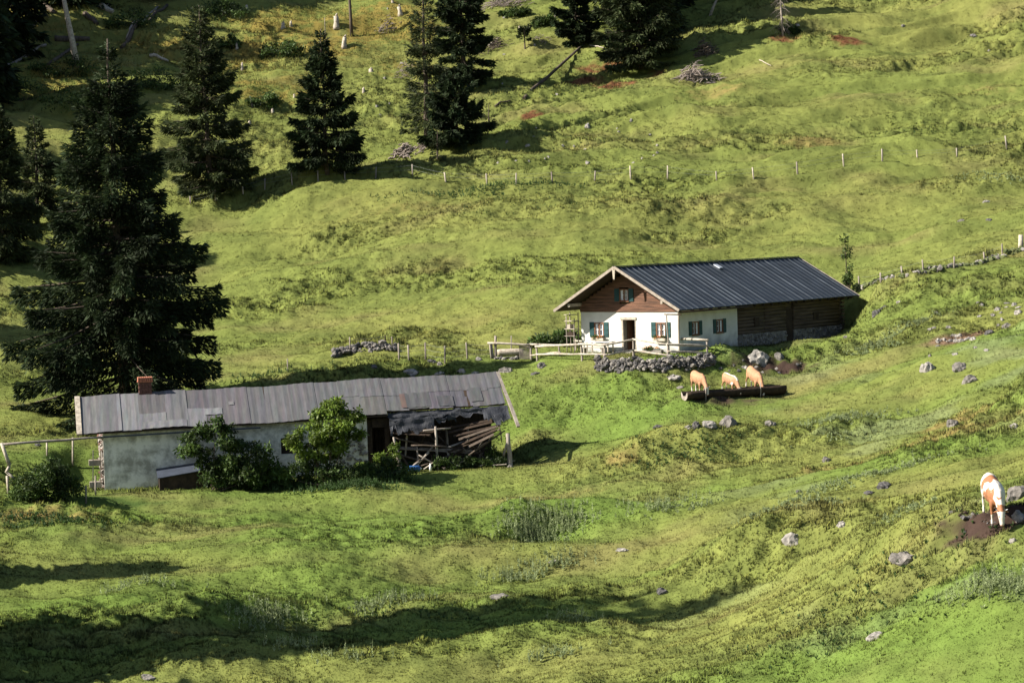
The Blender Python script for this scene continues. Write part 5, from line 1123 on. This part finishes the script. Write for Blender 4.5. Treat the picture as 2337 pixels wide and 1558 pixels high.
p = base(760, 1100, 132); shrub('low dark nettles and suckers around the stems of the bright elder bush', p, [(-1.6, .4, .6, 1.3, .8, .8), (.4, 0, .5, 1.5, .7, .7), (2.0, .3, .6, 1.3, .7, .8), (3.2, .6, .5, 1.2, .6, .6), (-3.0, .8, .5, 1.3, .7, .6)], 8500, .18, 6, 'leafdark', group='low growth at the barn foot')
p = base(890, 1050, 133.8); shrub('fresh green weeds at the left post of the collapsed barn end', p, [(0, 0, .8, 1.0, .6, .7), (-1.1, -.3, .3, 1.0, .5, .4), (.3, .2, 1.3, .4, .3, .5)], 3200, .17, 7, 'leaf', group='low growth at the barn foot', stem_to=.3)
for (px, py, Y, w_, h_, sd, lb) in [(1015, 1058, 135.4, .8, .5, 61, 'weed clump below the middle of the collapsed barn end'), (1120, 1060, 136, .8, .7, 62, 'weed clump left of the right corner post of the barn'), (1070, 1060, 135.8, .5, .45, 63, 'small weed clump between the two in the collapsed barn end')]:
    p = base(px, py, Y); shrub(lb, p, [(0, 0, h_ * .6, w_, .4, h_)], 1200, .15, sd, 'leafdark', name='weed_clump', cat='weeds', group='low growth at the barn foot', stem_to=.3)
p = base(105, 1150, 128.5); shrub('round dark bush at the left edge below the barn', p, [(0, 0, 1.2, 1.5, 1.1, 1.0), (-.9, 0, .7, 1.1, .9, .8), (.8, .1, .8, 1.1, .9, .8), (.2, 0, 1.9, .8, .7, .6)], 8500, .17, 8, 'leafdark')
p = base(1937, 655, 169); shrub('young slim tree behind the right end of the farmhouse roof', p, [(0, 0, .9, .75, .6, .8), (.05, 0, 2.0, .25, .25, .4), (-.1, 0, 3.2, .38, .35, .45), (-.2, 0, 4.1, .25, .25, .35)], 1500, .17, 9, 'leafdark', name='young_tree', cat='tree', stem_to=.5)
for (px, py, w_, h_, sd, lb) in [(640, 128, 2.2, 1.1, 71, 'dark shrub right of the tall grey spruce near the top'), (1245, 58, 1.2, .8, 72, 'grey green shrub left of the dark bushy spruce'), (605, 240, 1.8, .8, 73, 'grey green shrub between the grey spruce and the slender spruce'), (520, 108, 1.2, .8, 74, 'small dark shrub behind the tall grey spruce'), (300, 60, 2.5, 1.2, 75, 'dark shrub below the parallel logs'), (150, 170, 3, 1.2, 76, 'dark scrub under the pale bare trunk'), (60, 230, 4, 1.4, 77, 'dark scrub above the left edge spruce'), (500, 40, 3, 1.3, 78, 'dark shrub behind the tip of the tall grey spruce'),
      (220, 250, 4, 1.5, 79, 'dark scrub behind the top of the big spruce'), (350, 200, 3, 1.2, 80, 'green scrub between the two largest spruces'), (1270, 785, 1.6, .6, 81, 'rough grass clump behind the corral rails'), (1180, 35, 1.6, .6, 82, 'low shrub at the top centre'), (1800, 75, 1.0, .5, 83, 'thorny shrub at the foot of the dead spruce')]:
    p = drop(px, py); shrub(lb, p, [(0, .3, h_ * .5, w_, w_ * .6, h_), (w_ * .5, .2, h_ * .3, w_ * .6, w_ * .5, h_ * .7), (-w_ * .6, .2, h_ * .3, w_ * .6, w_ * .5, h_ * .6)], 2600, .26, sd, 'leafdark', group='shrubs among the stumps and logs')
def weeds(spots, label, seed, mk='weed', hmin=.35, hmax=.7, name='tall_weeds', wid=.07, dull=1.0):
    rg = np.random.default_rng(seed); cos = []; cols = []
    for (px, py, rx, ry, n) in spots:
        c = drop(px, py); X = c.x + rg.normal(0, rx * .5, n); Y = c.y + rg.normal(0, ry * .5, n); Z = gz_fast(X, Y); H = hmin + (hmax - hmin) * rg.random(n)
        for k in range(9):
            t = .1 + .9 * rg.random(n); an = rg.random(n) * 6.28; l = .14 * (1.3 - t); p = np.stack([X, Y, Z + H * t * .9], 1)
            d = np.stack([np.cos(an) * .6, np.sin(an) * .6, .7 + 0 * an], 1); nor = rg.normal(0, 1, (n, 3))
            cos.append(rhombs(p, d, nor, l, l * .22)); cols.append(np.repeat((.7 + .6 * rg.random((n, 1))) * np.ones((n, 3)) * dull, 4, 0))
        p = np.stack([X, Y, Z - .03], 1); d = np.stack([rg.normal(0, .06, n), rg.normal(0, .06, n), np.ones(n)], 1); cos.append(rhombs(p, d, rg.normal(0, 1, (n, 3)), H * 1.1, H * 0 + .012)); cols.append(np.ones((n * 4, 3)))
    co = np.concatenate(cos); return tag(np_mesh(name, co, np.arange(len(co)).reshape(-1, 4), mk, None, np.concatenate(cols)), label, 'weeds', kind='stuff')
weeds([(1220,1230,1.6,1.0,150),(1260,1205,1.6,1.0,160),(1300,1200,1.4,.9,110),(1180,1200,1.0,.8,60),(1260,1290,1.6,.9,90),(1170,1320,1.6,.7,80),(590,1420,1.6,.6,90),(640,1405,1.2,.6,60),(660,1475,1.4,.6,40),(1270,1500,1.4,.6,40),
  (2250,1340,1.4,.7,110),(2310,1350,1.2,.6,70),(1500,1160,2.0,.8,70),(900,1370,1.5,.5,50),(840,1390,1.2,.5,40),(310,1335,2.2,.5,50),(1330,1420,1.5,.5,30),(760,1500,2,.5,20)], 'tall pale seeding weeds and thistles in loose groups on the lower pasture', 1)
weeds([(1940,955,3,1,150),(2020,1080,3.2,1,150),(1900,1110,3,.8,110),(2080,1160,1.6,.7,60),(1820,1150,3,.8,90),(2110,735,1.4,.7,160),(2050,765,1.6,.6,110),(2290,400,4,1.2,130),(1570,1160,2.5,.8,60),(2000,790,2,.6,70),(1980,800,1.5,.5,60),(1900,960,2,.7,60),(1930,1000,2.5,.6,50)], 'low grey green thistle patches on the right pasture', 2, hmin=.15, hmax=.35)
weeds([(640,1110,4,.7,500),(800,1110,2.4,.6,350),(880,1090,1.6,.5,160),(1130,428,8,.9,350),(1000,1068,2.5,.4,130),(620,855,5,1,120),(930,1010+60,1.2,.4,60),(100,1200,3,.8,90)], 'dark green nettles and docks along the barn foot and the upper fence', 3, 'leafdark', .2, .55)

weeds([(620,60,5,4,260),(700,40,5,4,260),(880,70,6,5,320),(560,150,4,5,240),(600,220,4,4,240),(330,60,7,5,320),(150,60,7,6,320),(80,180,6,6,300),(250,150,6,6,300),(480,60,5,5,260),(950,60,4,5,160),(700,160,3,5,160),(880,140,4,5,200)], 'yellowish and brown tall grass and herbs among the stumps on the upper slope', 4, 'herbs', .3, .7, name='tall_herbs')
weeds([(80,1180,4,1.2,220),(900,1400,5,2,60),(1560,1040,4,1.5,140),(2050,1300,5,2.5,90),(1350,330,9,3,120),(1250,220,8,6,120),(2150,300,9,2.5,80),(1200,470,9,2.5,60),(1900,1450,5,3,50)], 'coarse dark grass tussocks on the bumpy banks', 5, 'leafdark', .12, .3, name='grass_tussocks')
